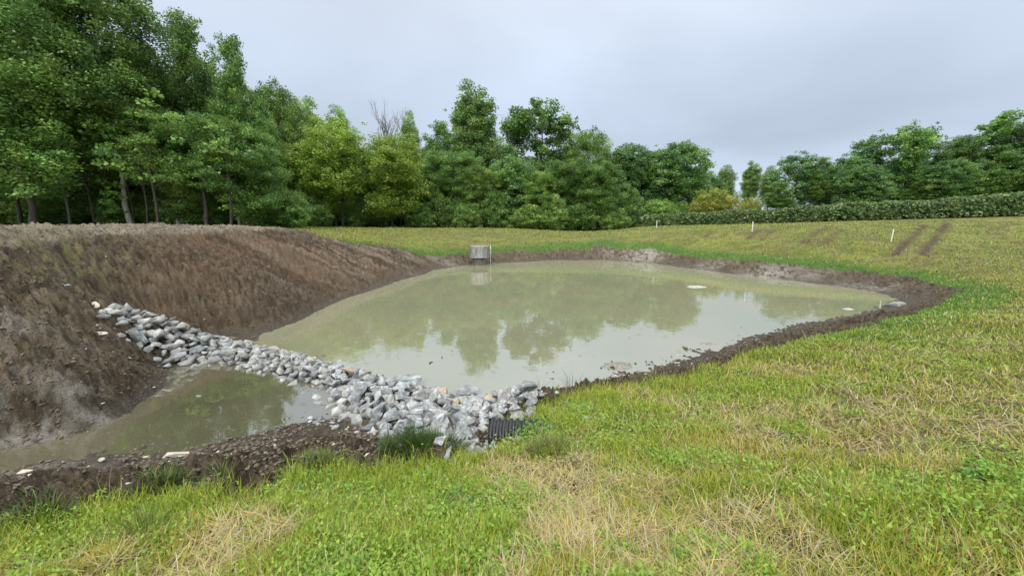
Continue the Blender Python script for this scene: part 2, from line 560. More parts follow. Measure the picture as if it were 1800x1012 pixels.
def water_mat(name, c1, c2, rough=.02, ior=4.0):
    m, t, b = mat_new(name)
    geo = node(t, 'ShaderNodeNewGeometry')
    n = node(t, 'ShaderNodeTexNoise', Scale=.35, Detail=4.0)
    t.links.new(geo.outputs['Position'], n.inputs['Vector'])
    rp = node(t, 'ShaderNodeValToRGB')
    rp.color_ramp.elements[0].position, rp.color_ramp.elements[0].color = .35, (*c1, 1)
    rp.color_ramp.elements[1].position, rp.color_ramp.elements[1].color = .65, (*c2, 1)
    t.links.new(n.outputs['Fac'], rp.inputs[0])
    t.links.new(rp.outputs[0], b.inputs['Base Color'])
    b.inputs['Roughness'].default_value = rough
    b.inputs['IOR'].default_value = ior
    b.inputs['Specular IOR Level'].default_value = .5
    # long soft ripples and rings where raindrops fall
    r1 = node(t, 'ShaderNodeTexNoise', Scale=2.2, Detail=3.0)
    t.links.new(geo.outputs['Position'], r1.inputs['Vector'])
    h = None
    for scale, amp in ((2.1, 1.0), (3.3, .8)):
        v = node(t, 'ShaderNodeTexVoronoi', Scale=scale)
        t.links.new(geo.outputs['Position'], v.inputs['Vector'])
        m1 = node(t, 'ShaderNodeMath', operation='MULTIPLY'); m1.inputs[1].default_value = 62.0
        t.links.new(v.outputs['Distance'], m1.inputs[0])
        sn = node(t, 'ShaderNodeMath', operation='SINE')
        t.links.new(m1.outputs[0], sn.inputs[0])
        mr = node(t, 'ShaderNodeMapRange')
        for k, q in (('From Min', 0), ('From Max', .34), ('To Min', 1), ('To Max', 0)):
            mr.inputs[k].default_value = q
        t.links.new(v.outputs['Distance'], mr.inputs['Value'])
        sx = node(t, 'ShaderNodeSeparateColor')
        t.links.new(v.outputs['Color'], sx.inputs[0])
        pw = node(t, 'ShaderNodeMath', operation='POWER'); pw.inputs[1].default_value = 3.0
        t.links.new(sx.outputs[0], pw.inputs[0])
        a1 = node(t, 'ShaderNodeMath', operation='MULTIPLY')
        t.links.new(sn.outputs[0], a1.inputs[0]); t.links.new(mr.outputs[0], a1.inputs[1])
        a2 = node(t, 'ShaderNodeMath', operation='MULTIPLY')
        t.links.new(a1.outputs[0], a2.inputs[0]); t.links.new(pw.outputs[0], a2.inputs[1])
        a3 = node(t, 'ShaderNodeMath', operation='MULTIPLY'); a3.inputs[1].default_value = amp * .0010
        t.links.new(a2.outputs[0], a3.inputs[0])
        if h is None:
            h = a3
        else:
            s_ = node(t, 'ShaderNodeMath', operation='ADD')
            t.links.new(h.outputs[0], s_.inputs[0]); t.links.new(a3.outputs[0], s_.inputs[1])
            h = s_
    k1 = node(t, 'ShaderNodeMath', operation='MULTIPLY'); k1.inputs[1].default_value = .0022
    t.links.new(r1.outputs['Fac'], k1.inputs[0])
    s_ = node(t, 'ShaderNodeMath', operation='ADD')
    t.links.new(h.outputs[0], s_.inputs[0]); t.links.new(k1.outputs[0], s_.inputs[1])
    bp = node(t, 'ShaderNodeBump', Strength=1.0, Distance=1.0)
    t.links.new(s_.outputs[0], bp.inputs['Height'])
    t.links.new(bp.outputs[0], b.inputs['Normal'])
    return m


M_ground = ground_mat()
M_leaf = leaf_mat('tree_leaves', .36, .42, .22, .55)
M_grass = leaf_mat('grass_blades', .35, .45, 0.0, .35)
M_bark = noisy_mat('grey_bark', (.09, .08, .065), (.20, .185, .16), 9, .9, .8, .03, stretch=(1, 1, .25))
M_pale_bark = noisy_mat('pale_grey_bark', (.20, .185, .16), (.42, .40, .36), 9, .9, .6, .02, stretch=(1, 1, .3))
M_dark_bark = noisy_mat('dark_bark', (.03, .025, .02), (.085, .07, .055), 9, .9, .8, .03, stretch=(1, 1, .25))
M_rock = noisy_mat('quarry_stone', (.12, .126, .13), (.58, .59, .595), 3.4, .75, .9, .04, 10, rand=((.55, .58, .58), (.92, .94, .94), (1.15, 1.15, 1.13), (.68, .73, .72), (1.05, 1.03, 1.02), (.85, .83, .76), (1.2, 1.2, 1.18)), c3=(.29, .298, .302))
M_tan_rock = noisy_mat('tan_stone', (.28, .20, .12), (.52, .44, .32), 6, .8, .5, .02, 8, rand=((.9, .9, .9), (1.1, 1.1, 1.1)))
M_pale_stone = noisy_mat('pale_field_stone', (.35, .31, .25), (.58, .54, .46), 7, .85, .4, .01, 6, rand=((.8, .8, .8), (1.05, 1.05, 1.05)))
M_black = noisy_mat('black_polyethylene', (.008, .008, .009), (.02, .021, .023), 9, .38, .1, .002)
M_galv = noisy_mat('weathered_galvanised_steel', (.13, .11, .09), (.40, .40, .41), 3.2, .5, .25, .006, stretch=(3, 3, .8), metal=.3, c3=(.27, .255, .24))
M_riser = noisy_mat('stained_riser_steel', (.10, .08, .065), (.27, .23, .19), 4, .75, .2, .004, stretch=(3, 3, .6), metal=.15)
M_dark = noisy_mat('dark_interior', (.012, .011, .01), (.02, .018, .016), 4, .9, .1)
M_white = noisy_mat('white_painted_wood', (.62, .62, .6), (.82, .82, .8), 14, .6, .1, .002)
M_silt = noisy_mat('pale_wet_silt', (.26, .25, .22), (.48, .46, .41), 7, .55, .5, .01)
M_gravel = noisy_mat('gravelly_silt', (.09, .085, .07), (.30, .28, .23), 26, .6, .9, .02)
M_clod = noisy_mat('soil_clod', (.085, .066, .046), (.20, .162, .118), 30, .9, .7, .02)
M_rust = noisy_mat('rusty_brown_shard', (.20, .085, .045), (.38, .20, .12), 12, .7, .3)
M_water = water_mat('silty_pond_water', (.205, .215, .135), (.240, .230, .145))
M_water2 = water_mat('brown_forebay_water', (.075, .072, .042), (.115, .105, .066), .02, 3.5)

# ----------------------------------------------------------------- the ground: one sheet to the horizon
SILT = [(px2ground(px, py), rx, ry, a) for px, py, rx, ry, a in ((15, 568, .5, .35, .6), (60, 775, 1.5, .25, .9), (200, 750, .9, .22, .8), (0, 835, 1.2, .3, .8), (1130, 452, 1.6, 1.2, 1), (1080, 447, 1.2, .8, .5), (1350, 482, 1.6, 1.0, 1.0), (1250, 468, 1.4, .8, .7), (1540, 508, .9, .5, .7),
                                                               (1420, 486, 1.4, .7, .6), (1480, 505, 1.2, .6, .6), (790, 465, 1.0, .6, .6), (740, 487, .8, .4, .6), (360, 795, .5, .12, .6), (620, 745, .35, .12, .5))]
RED = [(px2ground(px, py), r, a) for px, py, r, a in ((400, 445, 1.6, 1), (520, 490, 1.5, .9), (560, 470, 1.6, .8), (330, 470, 1.4, .6), (640, 470, 1.6, .7), (480, 440, 1.5, .9))]
TAN = [px2ground(430, 422), px2ground(500, 455), px2ground(600, 495)]
WEEDY = [(px2ground(px, py), r, a) for px, py, r, a in ((60, 458, .9, .7), (140, 455, .8, .7), (150, 428, 1.2, .8), (100, 470, .8, .5))]


def ground_color(x, y, h, g, slope_dark):
    n1 = fbm(x * .8, y * .8, 4, 41)
    n2 = fbm(x * 4, y * 4, 4, 43)
    n3 = fbm(x * 11, y * 11, 2, 47)
    V = lambda c: np.array(c)[None, :]
    L = lambda a, b, t: a + (b - a) * t[:, None]
    mud = L(np.repeat(V((.084, .062, .040)), len(x), 0), V((.215, .168, .106)), sstep(.34, .66, n1 * .35 + n2 * .35 + n3 * .3))
    mud = L(mud, V((.048, .037, .027)), sstep(.5, .7, fbm(x * 17, y * 17, 2, 49)) * .7)
    mud = L(mud, V((.22, .19, .145)), sstep(.6, .75, fbm(x * 13, y * 13, 2, 50)) * .6)
    mud = L(mud, V((.200, .112, .066)), np.clip(blob(x, y, RED) * (.35 + n2 * .6), 0, .8))
    u, v, sk = streak_uv(x, y)
    st = fbm(u * 4.5, v * .4, 4, 51, .6)
    bank = sk * sstep(.1, .35, h) * sstep(-2, -5, x) * (1 - sstep(2.2, 2.45, h))
    mud = L(mud, V((.28, .235, .175)), bank * sstep(.52, .68, st) * .7)
    mud = L(mud, V((.055, .043, .032)), bank * sstep(.48, .32, st) * .6)
    mud = L(mud, V((.235, .175, .115)), np.exp(-(seg_dist(x, y, TAN) / .55) ** 2) * (.4 + .5 * st))
    road = sstep(2.28, 2.42, h) * sstep(-8, -11, x)
    mud = L(mud, V((.36, .31, .235)), road * (.55 + .5 * n1) * (.6 + .4 * sstep(.4, .6, n2)))
    s = np.zeros(len(x))
    for c, rx, ry, a in SILT:
        s = np.maximum(s, a * np.exp(-((x - c[0]) / rx) ** 2 - ((y - c[1]) / ry) ** 2))
    mud = L(mud, V((.36, .335, .29)), np.clip(s * sstep(.36, .6, n2 * .6 + n3 * .4) * 1.1, 0, .9))
    mud = L(mud, V((.20, .20, .08)), np.clip(blob(x, y, WEEDY) * sstep(.5, .62, n2 * .5 + n3 * .5), 0, .7))
    damp = sstep(.75, .15, h) * sstep(.35, .6, n1 * .6 + n2 * .4) * (1 - s)
    mud = L(mud, V((.068, .050, .034)), damp * .5)
    shore = sstep(.16, .0, h)
    mud = L(mud, V((.085, .075, .062)), shore * .6 * (1 - s))
    # turf underlay, near colours darkened to paint shade into gaps between blades
    r = np.hypot(x, y)
    dry = dryness(x, y)
    gr = L(np.repeat(V((.062, .078, .022)), len(x), 0), V((.135, .14, .042)), sstep(.35, .65, n2))
    hill = sstep(16, 24, r)
    gr = L(gr, V((.25, .275, .062)), hill * (.45 + .45 * sstep(.35, .6, n1)))
    gr = L(gr, V((.24, .195, .10)), np.clip(dry * .75 + hill * sstep(.5, .68, fbm(x * 1.2, y * 2.6, 4, 53)) * .35, 0, .9))
    gr = L(gr, V((.125, .10, .055)), hill * sstep(.54, .72, fbm(x * .8, y * 3.2, 4, 57)) * .6)
    gr = L(gr, V((.10, .15, .03)), hill * sstep(.52, .7, fbm(x * 1.5, y * 3.0, 4, 58)) * .6)
    rim = sstep(-1.9, -.3, mud_sd(x, y)) * sstep(9, 14, r)
    gr = L(gr, V((.075, .160, .030)), rim * (.65 + .4 * sstep(.4, .55, n2)))
    for c, rr in SOIL:
        gr = L(gr, V((.075, .055, .04)), np.exp(-(((x - c[0]) ** 2 + (y - c[1]) ** 2) / rr ** 2)) * .9)
    for i, sg in enumerate(RUTS):
        d = seg_dist(x, y, sg)
        k = (1, 1, .85, .75, .8, .75, .6)[i]
        gr = L(gr, V((.095, .066, .042)), np.exp(-(d / .26) ** 2) * k * sstep(.22, .42, n2))
    col = L(mud, V((0, 0, 0)), g * 0) * (1 - g)[:, None] + gr * g[:, None]
    rough = .92 - .5 * shore * (1 - g) - .18 * s * (1 - g)
    return np.concatenate([col, rough[:, None]], 1)


def build_ground():
    ang_f = np.linspace(-math.radians(62), math.radians(62), 900)
    ang_b = np.linspace(math.radians(62), 2 * math.pi - math.radians(62), 90)[1:-1]
    ang = np.concatenate([ang_f, ang_b])
    rad = np.concatenate([[.25, .45, .65, .8, .9], np.geomspace(1.0, 46, 680), np.geomspace(48, 1500, 50)])
    R, A = np.meshgrid(rad, ang, indexing='ij')
    x, y = (R * np.sin(A)).ravel(), (R * np.cos(A)).ravel()
    h = hbase(x, y)
    g = grass_cover(x, y)
    z = h + hdetail(x, y, h, g)
    for i, sg in enumerate(RUTS):
        z = z - np.exp(-(seg_dist(x, y, sg) / .22) ** 2) * .05
    col = ground_color(x, y, h, g, None)
    n, k = len(rad), len(ang)
    v = np.stack([x, y, z], 1)
    i, j = np.meshgrid(np.arange(n - 1), np.arange(k), indexing='ij')
    q = np.stack([i * k + j, i * k + (j + 1) % k, (i + 1) * k + (j + 1) % k, (i + 1) * k + j], -1).reshape(-1, 4)[:, ::-1]
    v = np.vstack([v, [[0, 0, float(hbase(0, 0)[0])]]])
    col = np.vstack([col, col[:1]])
    tri = np.array([((jj + 1) % k, jj, n * k) for jj in range(k)])[:, ::-1]
    me = np_mesh('ground', v, [q, tri], M_ground, col, True)
    tag(mesh_obj('ground', me), kind='structure')


build_ground()


def sheet(name, pts, z, mat):
    me = bpy.data.meshes.new(name)
    me.from_pydata([(float(p[0]), float(p[1]), z) for p in pts], [], [tuple(range(len(pts)))])
    me.materials.append(mat)
    me.update()
    if me.polygons[0].normal.z < 0:
        me.flip_normals()
    return tag(mesh_obj(name, me), kind='structure')


sheet('pond_water', DAM + [(3, 5.0), (9, 5.5), (20, 10), (22, 19), (15, 33), (-9, 33), (-16, 20)], 0.0, M_water)
sheet('forebay_water', DAM[::-1] + [(-16, 20), (-30, 14), (-34, 3), (-12, 3.0), (0, 3.6), (3, 5.0)], 0.004, M_water2)


# ----------------------------------------------------------------- rocks
def hull_mesh(name, mat, sx, sy, sz, npts, seed, bev=.012):
    r = random.Random(seed)
    bm = bmesh.new()
    for _ in range(npts):
        d = Vector((r.gauss(0, 1), r.gauss(0, 1), r.gauss(0, 1))).normalized()
        p = max(abs(d.x), abs(d.y), abs(d.z))
        d = d / (p ** .75) * r.uniform(.86, 1.0)            # between a ball and a box
        bm.verts.new((d.x * sx, d.y * sy, d.z * sz))
    g = bmesh.ops.convex_hull(bm, input=list(bm.verts))
    bmesh.ops.delete(bm, geom=[e for e in set(g['geom_interior']) | set(g['geom_unused']) if isinstance(e, bmesh.types.BMVert)], context='VERTS')
    bmesh.ops.dissolve_limit(bm, angle_limit=math.radians(14), verts=list(bm.verts), edges=list(bm.edges))
    if bev:
        bmesh.ops.bevel(bm, geom=list(bm.edges), offset=bev, segments=1, affect='EDGES', clamp_overlap=True)
    bmesh.ops.triangulate(bm, faces=list(bm.faces))
    me = bpy.data.meshes.new(name)
    bm.to_mesh(me)
    bm.free()
    me.materials.append(mat)
    return me


ROCKS = [hull_mesh('stone', M_rock, r_.uniform(.42, .62), r_.uniform(.32, .46), r_.uniform(.2, .36), r_.randint(9, 13), s_, .010) for s_, r_ in ((s, random.Random(s + 90)) for s in range(14))]
TANROCKS = [hull_mesh('stone', M_tan_rock, .5, .38, .3, 13, 200 + s, .02) for s in range(3)]
PALE = [hull_mesh('stone', M_pale_stone, .5, .36, .26, 13, 220 + s, .02) for s in range(4)]

# the heap's outline in plan (crest line with a half width), thicker towards the pipe
dam_len = np.cumsum([0] + [math.dist(DAM[i], DAM[i + 1]) for i in range(len(DAM) - 1)])
HALF = [.62, .92, .82, .58, .46, .48, .62, .80, .86, .56]


def dam_pt(s):
    i = min(len(DAM) - 2, int(np.searchsorted(dam_len, s, 'right') - 1))
    t = (s - dam_len[i]) / (dam_len[i + 1] - dam_len[i])
    a, b = np.array(DAM[i]), np.array(DAM[i + 1])
    d = (b - a) / np.linalg.norm(b - a)
    return a + (b - a) * t, np.array((-d[1], d[0])), HALF[i] + (HALF[i + 1] - HALF[i]) * t, s / dam_len[-1]


PIPE_A = tuple(at_z(862, 766, .30)[:2])


def rock_spots():
    spots = []
    rr = random.Random(11)
    for layer, (num, frac, lift, size) in enumerate(((470, 1.0, .0, (.17, .32)), (350, .74, .07, (.15, .33)), (130, .45, .14, (.16, .31)))):
        pts = []
        tries = 0
        while len(pts) < num and tries < 30000:
            tries += 1
            s = rr.uniform(0, dam_len[-1])
            c, nrm, hw, f = dam_pt(s)
            o = rr.uniform(-1, 1) * hw * frac
            if f > .55 and layer == 0:
                o -= rr.random() * .35 * hw                 # spills towards the viewer
            p = c + nrm * o
            sz = rr.uniform(*size) * (.9 if .25 < f < .6 else 1.05)
            if any((p[0] - q[0]) ** 2 + (p[1] - q[1]) ** 2 < (.36 * (sz + q[2])) ** 2 for q in pts):
                continue
            pts.append((p[0], p[1], sz, lift * (.8 if .2 < f < .6 else 1.0), f, layer))
        spots += pts
    # rubble at the near foot, around the pipe's mouth
    foot = ((655, 735), (760, 735), (850, 745), (852, 790), (805, 824), (755, 816), (690, 775))
    n = 0
    while n < 170:
        px, py = rr.uniform(650, 860), rr.uniform(733, 826)
        if not inside(np.array([px]), np.array([py]), foot)[0]:
            continue
        n += 1
        gx, gy = px2ground(px, py)
        spots.append((gx, gy, rr.uniform(.10, .24), .0, .9, 3))
    p0, p1 = np.array(PIPE_A), np.array(PIPE_A) + np.array((.9, -.09))
    keep_ = []
    for q in spots:
        d = seg_dist(np.array([q[0]]), np.array([q[1]]), [p0, p1])[0]
        if d > .20 + q[2] * .5 and not (q[1] < p0[1] and p0[0] - .1 < q[0] < p1[0] and q[1] > p0[1] - .9):
            keep_.append(q)
    spots = keep_
    return spots


spots = rock_spots()
sd = np.array(spots)
rz0 = np.maximum(hfull(sd[:, 0], sd[:, 1]), hbase(sd[:, 0], sd[:, 1]) - .02)
order = np.argsort(-(sd[:, 2] / np.hypot(sd[:, 0], sd[:, 1])) * (1 + .8 * (sd[:, 5] > 0)))
ZONES = (('grey angular stone where the rock dam climbs the brown bank', 'stones of the rock dam on the bank'),
         ('pale grey angular stone in the narrow rock dam between the two waters', 'stones of the narrow rock dam'),
         ('grey and white angular stone in the broad end of the rock dam near the pipe', 'stones of the broad rock dam end'),
         ('small grey broken stone in the rubble at the foot of the rock dam', 'rubble stones at the dam foot'))
rr = random.Random(5)
rest = Geo()
for n_, i in enumerate(order):
    x, y, s, lift, f, layer = spots[i]
    z = max(float(rz0[i]), -.08) + lift * (1 if layer < 3 else 1) + s * .12
    rot = (rr.gauss(0, .45), rr.gauss(0, .45), rr.uniform(0, 6.28))
    src = rr.choice(ROCKS)
    if n_ < 292:
        o = link(bpy.data.objects.new('riprap_stone', src))
        o.location = (x, y, z)
        o.rotation_euler = rot
        o.scale = (s * rr.uniform(.85, 1.2),) * 2 + (s * rr.uniform(.85, 1.15),)
        zi = 3 if layer == 3 else (0 if f < .26 else (1 if f < .6 else 2))
        tag(o, ZONES[zi][0], 'stone', ZONES[zi][1])
    else:
        from mathutils import Euler
        M = Euler(rot).to_matrix()
        v = [M @ (vv.co * s) + Vector((x, y, z)) for vv in src.vertices]
        rest.add([tuple(q) for q in v], tris=[tuple(p.vertices) for p in src.polygons])
tag(mesh_obj('riprap_rubble', rest.mesh('riprap_rubble', M_rock)), kind='stuff')


def stone(px, py, size, mesh, label, rot=(0, 0, 0), sc_=(1, 1, 1), lift=.0, name='stone', group=None):
    x, y = px2ground(px, py)
    o = link(bpy.data.objects.new(name, mesh))
    o.location = (x, y, max(gz(x, y), -.02) + lift)
    o.rotation_euler = rot
    o.scale = tuple(size * k for k in sc_)
    return tag(o, label, 'stone', group)


stone(838, 716, .42, ROCKS[2], 'long grey slab leaning across the stones behind the black pipe', (.5, .35, .9), (1.5, .6, .6), .13, 'stone_slab')
stone(706, 682, .45, ROCKS[5], 'long flat white topped slab lying along the dam crest', (.1, .05, .35), (1.5, .7, .55), .13, 'stone_slab')
stone(920, 716, .40, ROCKS[9], 'big pale blue grey block where the dam meets the grass', (.1, .25, .4), (1.3, 1.0, .9), .10, 'stone_block')
stone(897, 708, .34, ROCKS[4], 'dark bluish grey block behind the pale block at the grass edge', (.1, .1, 1.4), (1.2, 1, .9), .08, 'stone_block')
stone(822, 697, .36, ROCKS[7], 'broad dark grey block on the dam crest above the leaning slab', (.05, .1, .2), (1.4, 1.0, .9), .10, 'stone_block')
stone(778, 708, .24, TANROCKS[0], 'rust stained stone among grey stones on the dam crest', (.3, .2, .6), (1, 1, .9), .16)
stone(800, 722, .24, TANROCKS[1], 'small tan stone wedged beside the leaning slab', (.2, .5, 1.2), (1, 1, .9), .14)
stone(868, 722, .26, TANROCKS[2], 'flat tan stone under grey blocks above the black pipe', (.1, .1, .2), (1.2, 1, .7), .12)
stone(616, 668, .26, TANROCKS[0], 'tan splinter of stone on the narrow part of the dam', (.3, .5, .9), (1.5, .6, .6), .14)
stone(545, 645, .24, TANROCKS[1], 'light brown rounded stone on the narrow dam', (.3, .1, 2.0), (1, 1, 1), .13)
stone(168, 545, .34, PALE[0], 'long cream coloured stone lying alone on the brown bank', (.1, .15, -.4), (1.3, .6, .45), .03)
stone(190, 545, .2, PALE[1], 'lumpy cream stone between the long one and the dam', (.2, .1, .5), (1, 1, 1.2), .05)
stone(200, 557, .16, ROCKS[3], 'small grey stone at the very tip of the dam on the bank', (.2, .1, .5), (1, 1, 1), .04)
stone(185, 577, .11, PALE[2], 'small white stone on bare soil beside the dam tip', (.1, .4, .5), (1, 1, 1), .02)
stone(178, 597, .2, PALE[3], 'flat dull brown stone on the soil below the dam tip', (.1, .1, .3), (1.4, .8, .5), .02)
stone(312, 804, .17, PALE[1], 'rounded yellowish stone at the edge of the brown forebay', (.1, .1, .3), (1.5, 1.0, .8), .03)
stone(294, 806, .10, PALE[2], 'little yellowish stone touching the rounded one at the forebay edge', (.1, .1, 1.3), (1.2, 1, .8), .02)
stone(180, 817, .08, PALE[3], 'small pale stone in the mud between the forebay and grass', (.2, .1, .3), (1, 1, .8), .02)
stone(47, 838, .10, PALE[0], 'flat pale stone in the mud near the silty channel', (.1, .1, .6), (1.3, .9, .6), .02)
stone(290, 885, .13, ROCKS[1], 'half buried grey stone among clover at the mud edge', (.1, .2, .6), (1.2, .9, .8), .03)
stone(205, 915, .09, PALE[1], 'pale stone half hidden in long grass', (.1, .2, .2), (1.2, 1, .9), .03)
stone(352, 716, .10, ROCKS[6], 'small dark stone standing out of the brown forebay water', (.1, .2, .2), (1.4, 1, .8), .02)

# pale islets of silt standing out of the pond
def islet(px, py, rx, ry, hgt, mat, label, seed, name='silt_islet'):
    c = at_z(px, py, 0)
    rr_ = np.random.default_rng(seed)
    nr, na = 9, 40
    v = []
    for i in range(nr + 1):
        t = i / nr
        for j in range(na):
            a = j * 2 * math.pi / na
            k = 1 + .32 * (fbm(np.array([math.cos(a) * 1.6 + seed]), np.array([math.sin(a) * 1.6]), 3, seed)[0] - .5) * 2
            x, y = rx * k * t * math.cos(a), ry * k * t * math.sin(a)
            z = hgt * (1 - t ** 2.2) * (.6 + .8 * fbm(np.array([x * 5]), np.array([y * 5]), 3, seed + 3)[0]) - .03 * t
            v.append((x, y, z))
    q = [(i * na + j, i * na + (j + 1) % na, (i + 1) * na + (j + 1) % na, (i + 1) * na + j) for i in range(nr) for j in range(na)]
    me = np_mesh(name, np.array(v), np.array(q)[:, ::-1], mat, None, True)
    o = mesh_obj(name, me)
    o.location = (c[0], c[1], 0.0)
    if me.polygons[nr * na // 2].normal.z < 0:
        me.flip_normals()
    tag(o, label, 'silt islet')


islet(1085, 643, .42, .30, .05, M_gravel, 'oval gravelly islet in the white reflection near the mud shore', 3)
islet(1223, 504, .50, .32, .06, M_silt, 'whitish flat islet far out in the pond', 4)
islet(1491, 543, .23, .16, .035, M_silt, 'tiny whitish islet near the narrow end of the pond', 5)
islet(1248, 604, .32, .10, .03, M_gravel, 'dark thin mud islet just off the ragged shore', 6, 'mud_islet')
islet(1300, 590, .16, .07, .025, M_gravel, 'thin dark sliver of mud in the water off the shore', 8, 'mud_islet')
stone(1576, 538, .55, hull_mesh('boulder', noisy_mat('smooth_grey_stone', (.20, .195, .18), (.36, .35, .32), 5, .7, .4, .02), .5, .42, .3, 26, 300, .03), 'smooth grey boulder half sunk in mud at the narrow end of the pond', (0, 0, .3), (1.1, .8, .5), .03, 'boulder')


# ----------------------------------------------------------------- corrugated pipe
def culvert():
    L_, R0, pitch = 1.5, .205, .078
    outer, ribs = [], []
    g = Geo()
    prof = [(R0 - .03, 0.0), (R0 - .012, 0.0)]
    nrib = int(L_ / pitch)
    for i in range(nrib):
        z0 = i * pitch
        prof += [(R0 - .012, z0 + .008), (R0 + .014, z0 + .016), (R0 + .018, z0 + .03), (R0 + .016, z0 + .044), (R0 - .012, z0 + .054), (R0 - .014, z0 + .07)]
    g.lathe(prof, 40)
    root = empty('culvert_pipe', (0, 0, 0), 'black corrugated plastic pipe end poking out of the grass bank into stones', 'pipe')
    mesh_obj('corrugated_shell', g.mesh('corrugated_shell', M_black), root)
    g2 = Geo()
    g2.lathe([(R0 - .032, 0.0), (R0 - .032, L_)], 40)
    mesh_obj('inner_liner', g2.mesh('inner_liner', M_dark), root)
    p = at_z(862, 766, .30)
    root.location = (p[0], p[1], .30)
    ax = Vector((1.0, -.10, .03)).normalized()
    root.rotation_euler = ax.to_track_quat('Z', 'Y').to_euler()


culvert()


# ----------------------------------------------------------------- outlet riser at the far shore
def riser():
    p = at_z(842, 466, 0)
    root = empty('outlet_riser', (p[0], p[1] + .4, 0), 'round galvanised pond outlet hood on a narrower stained barrel at the far shore', 'outlet')
    g = Geo()
    R_, zb, zt = .62, .46, 1.20
    prof = [(R_ - .02, zb + .02), (R_ - .02, zb), (R_ + .02, zb), (R_ + .02, zb + .03)]
    z = zb + .03
    while z < zt - .05:
        prof += [(R_, z + .01), (R_ + .014, z + .03), (R_, z + .05)]
        z += .06
    prof += [(R_ + .012, zt - .03), (R_ + .012, zt), (R_ - .03, zt + .004), (.05, zt + .03), (.001, zt + .032)]
    g.lathe(prof, 48)
    mesh_obj('hood', g.mesh('hood', M_galv, smooth=False), root)
    g = Geo()
    g.lathe([(.42, -.6), (.42, .36), (.44, .37), (.44, .40), (.40, .40), (.40, -.1)], 40)
    mesh_obj('barrel', g.mesh('barrel', M_riser), root)
    g = Geo()
    g.lathe([(.395, .30), (.001, .30)], 24)
    mesh_obj('dark_mouth', g.mesh('dark_mouth', M_dark), root)
    for k in range(4):
        a = k * math.pi / 2 + .6
        g = Geo()
        g.tube([(.47 * math.cos(a), .47 * math.sin(a), -.1), (.47 * math.cos(a), .47 * math.sin(a), .62)], [.025, .025], 8)
        g.tube([(.47 * math.cos(a), .47 * math.sin(a), .60), (.61 * math.cos(a), .61 * math.sin(a), .60)], [.022, .022], 8)
        mesh_obj('support_strut', g.mesh('support_strut', M_riser), root)
    q = at_z(862, 464, 0)
    pole = Geo()
    pole.tube([(0, 0, -.2), (0, 0, .6), (.005, 0, 1.18)], [.018, .018, .016], 8)
    o = mesh_obj('marker_pole', pole.mesh('marker_pole', M_white))
    o.location = (q[0], q[1] + .3, 0)
    tag(o, 'thin white pole standing in the mud right beside the round outlet hood', 'pole')


riser()

# ----------------------------------------------------------------- white stakes on the far hillside
for px, py, yy, hh, lean, lb in ((1154, 400, 34.6, .66, 0.0, 'small white stake in front of the gap between the two hedges'), (1322, 406, 26.3, .64, 0.0, 'upright white stake in turf before the long hedge near faint wheel marks'),
                                 (1567, 421, 21.8, .68, .05, 'tilted white stake in turf beside the dark wheel ruts')):
    p = at_y(px, py, yy)
    g = Geo()
    b_ = .026
    bx = lambda z, s: [(-s, -s * .6, z), (s, -s * .6, z), (s, s * .6, z), (-s, s * .6, z)]
    v = bx(-.3, b_) + bx(hh - .05, b_) + bx(hh, b_ * .7)
    q = [(i * 4 + j, i * 4 + (j + 1) % 4, i * 4 + 4 + (j + 1) % 4, i * 4 + 4 + j) for i in range(2) for j in range(4)] + [(8, 9, 10, 11)]
    g.add(v, q)
    o = mesh_obj('survey_stake', g.mesh('survey_stake', M_white))
    o.location = (p[0], p[1], gz(p[0], p[1]))
    o.rotation_euler = (0, lean, .2)
    tag(o, lb, 'stake')

# ----------------------------------------------------------------- loose soil clods and pebbles on the bare soil
def scatter(n, rmin, rmax, seed, spread=62):
    r_ = np.random.default_rng(seed)
    a = r_.uniform(-math.radians(spread), math.radians(spread), n)
    r = np.exp(r_.uniform(math.log(rmin), math.log(rmax), n))
    return r * np.sin(a), r * np.cos(a), r_


def clods(name, n, seed, mat, smin, smax, fl, rmin, rmax, keep):
    x, y, r_ = scatter(n, rmin, rmax, seed)
    k = keep(x, y)
    x, y = x[k], y[k]
    h = hfull(x, y)
    k = h > -.015
    x, y, h = x[k], y[k], h[k]
    n = len(x)
    r = np.hypot(x, y)
    ico = bmesh.new()
    bmesh.ops.create_icosphere(ico, subdivisions=1, radius=1)
    bv = np.array([v.co[:] for v in ico.verts])
    bf = np.array([[v.index for v in f.verts] for f in ico.faces])
    ico.free()
    s = r_.uniform(0, 1, n) ** 2.5 * (smax - smin) + smin
    s = np.maximum(s, r * .0011)
    jit = r_.uniform(.35, 1.3, (n, len(bv), 1))
    a = r_.uniform(0, 6.28, n)
    v = bv[None] * jit * s[:, None, None] * np.stack([r_.uniform(.8, 1.5, n), r_.uniform(.7, 1.1, n), r_.uniform(fl * .7, fl * 1.3, n)], -1)[:, None]
    c, sn = np.cos(a)[:, None], np.sin(a)[:, None]
    v = np.stack([v[..., 0] * c - v[..., 1] * sn, v[..., 0] * sn + v[..., 1] * c, v[..., 2]], -1)
    v = v + np.stack([x, y, h + s * fl * .35], -1)[:, None]
    f = bf[None] + (np.arange(n) * len(bv))[:, None, None]
    me = np_mesh(name, v.reshape(-1, 3), f.reshape(-1, 3), mat)
    tag(mesh_obj(name, me), kind='stuff')


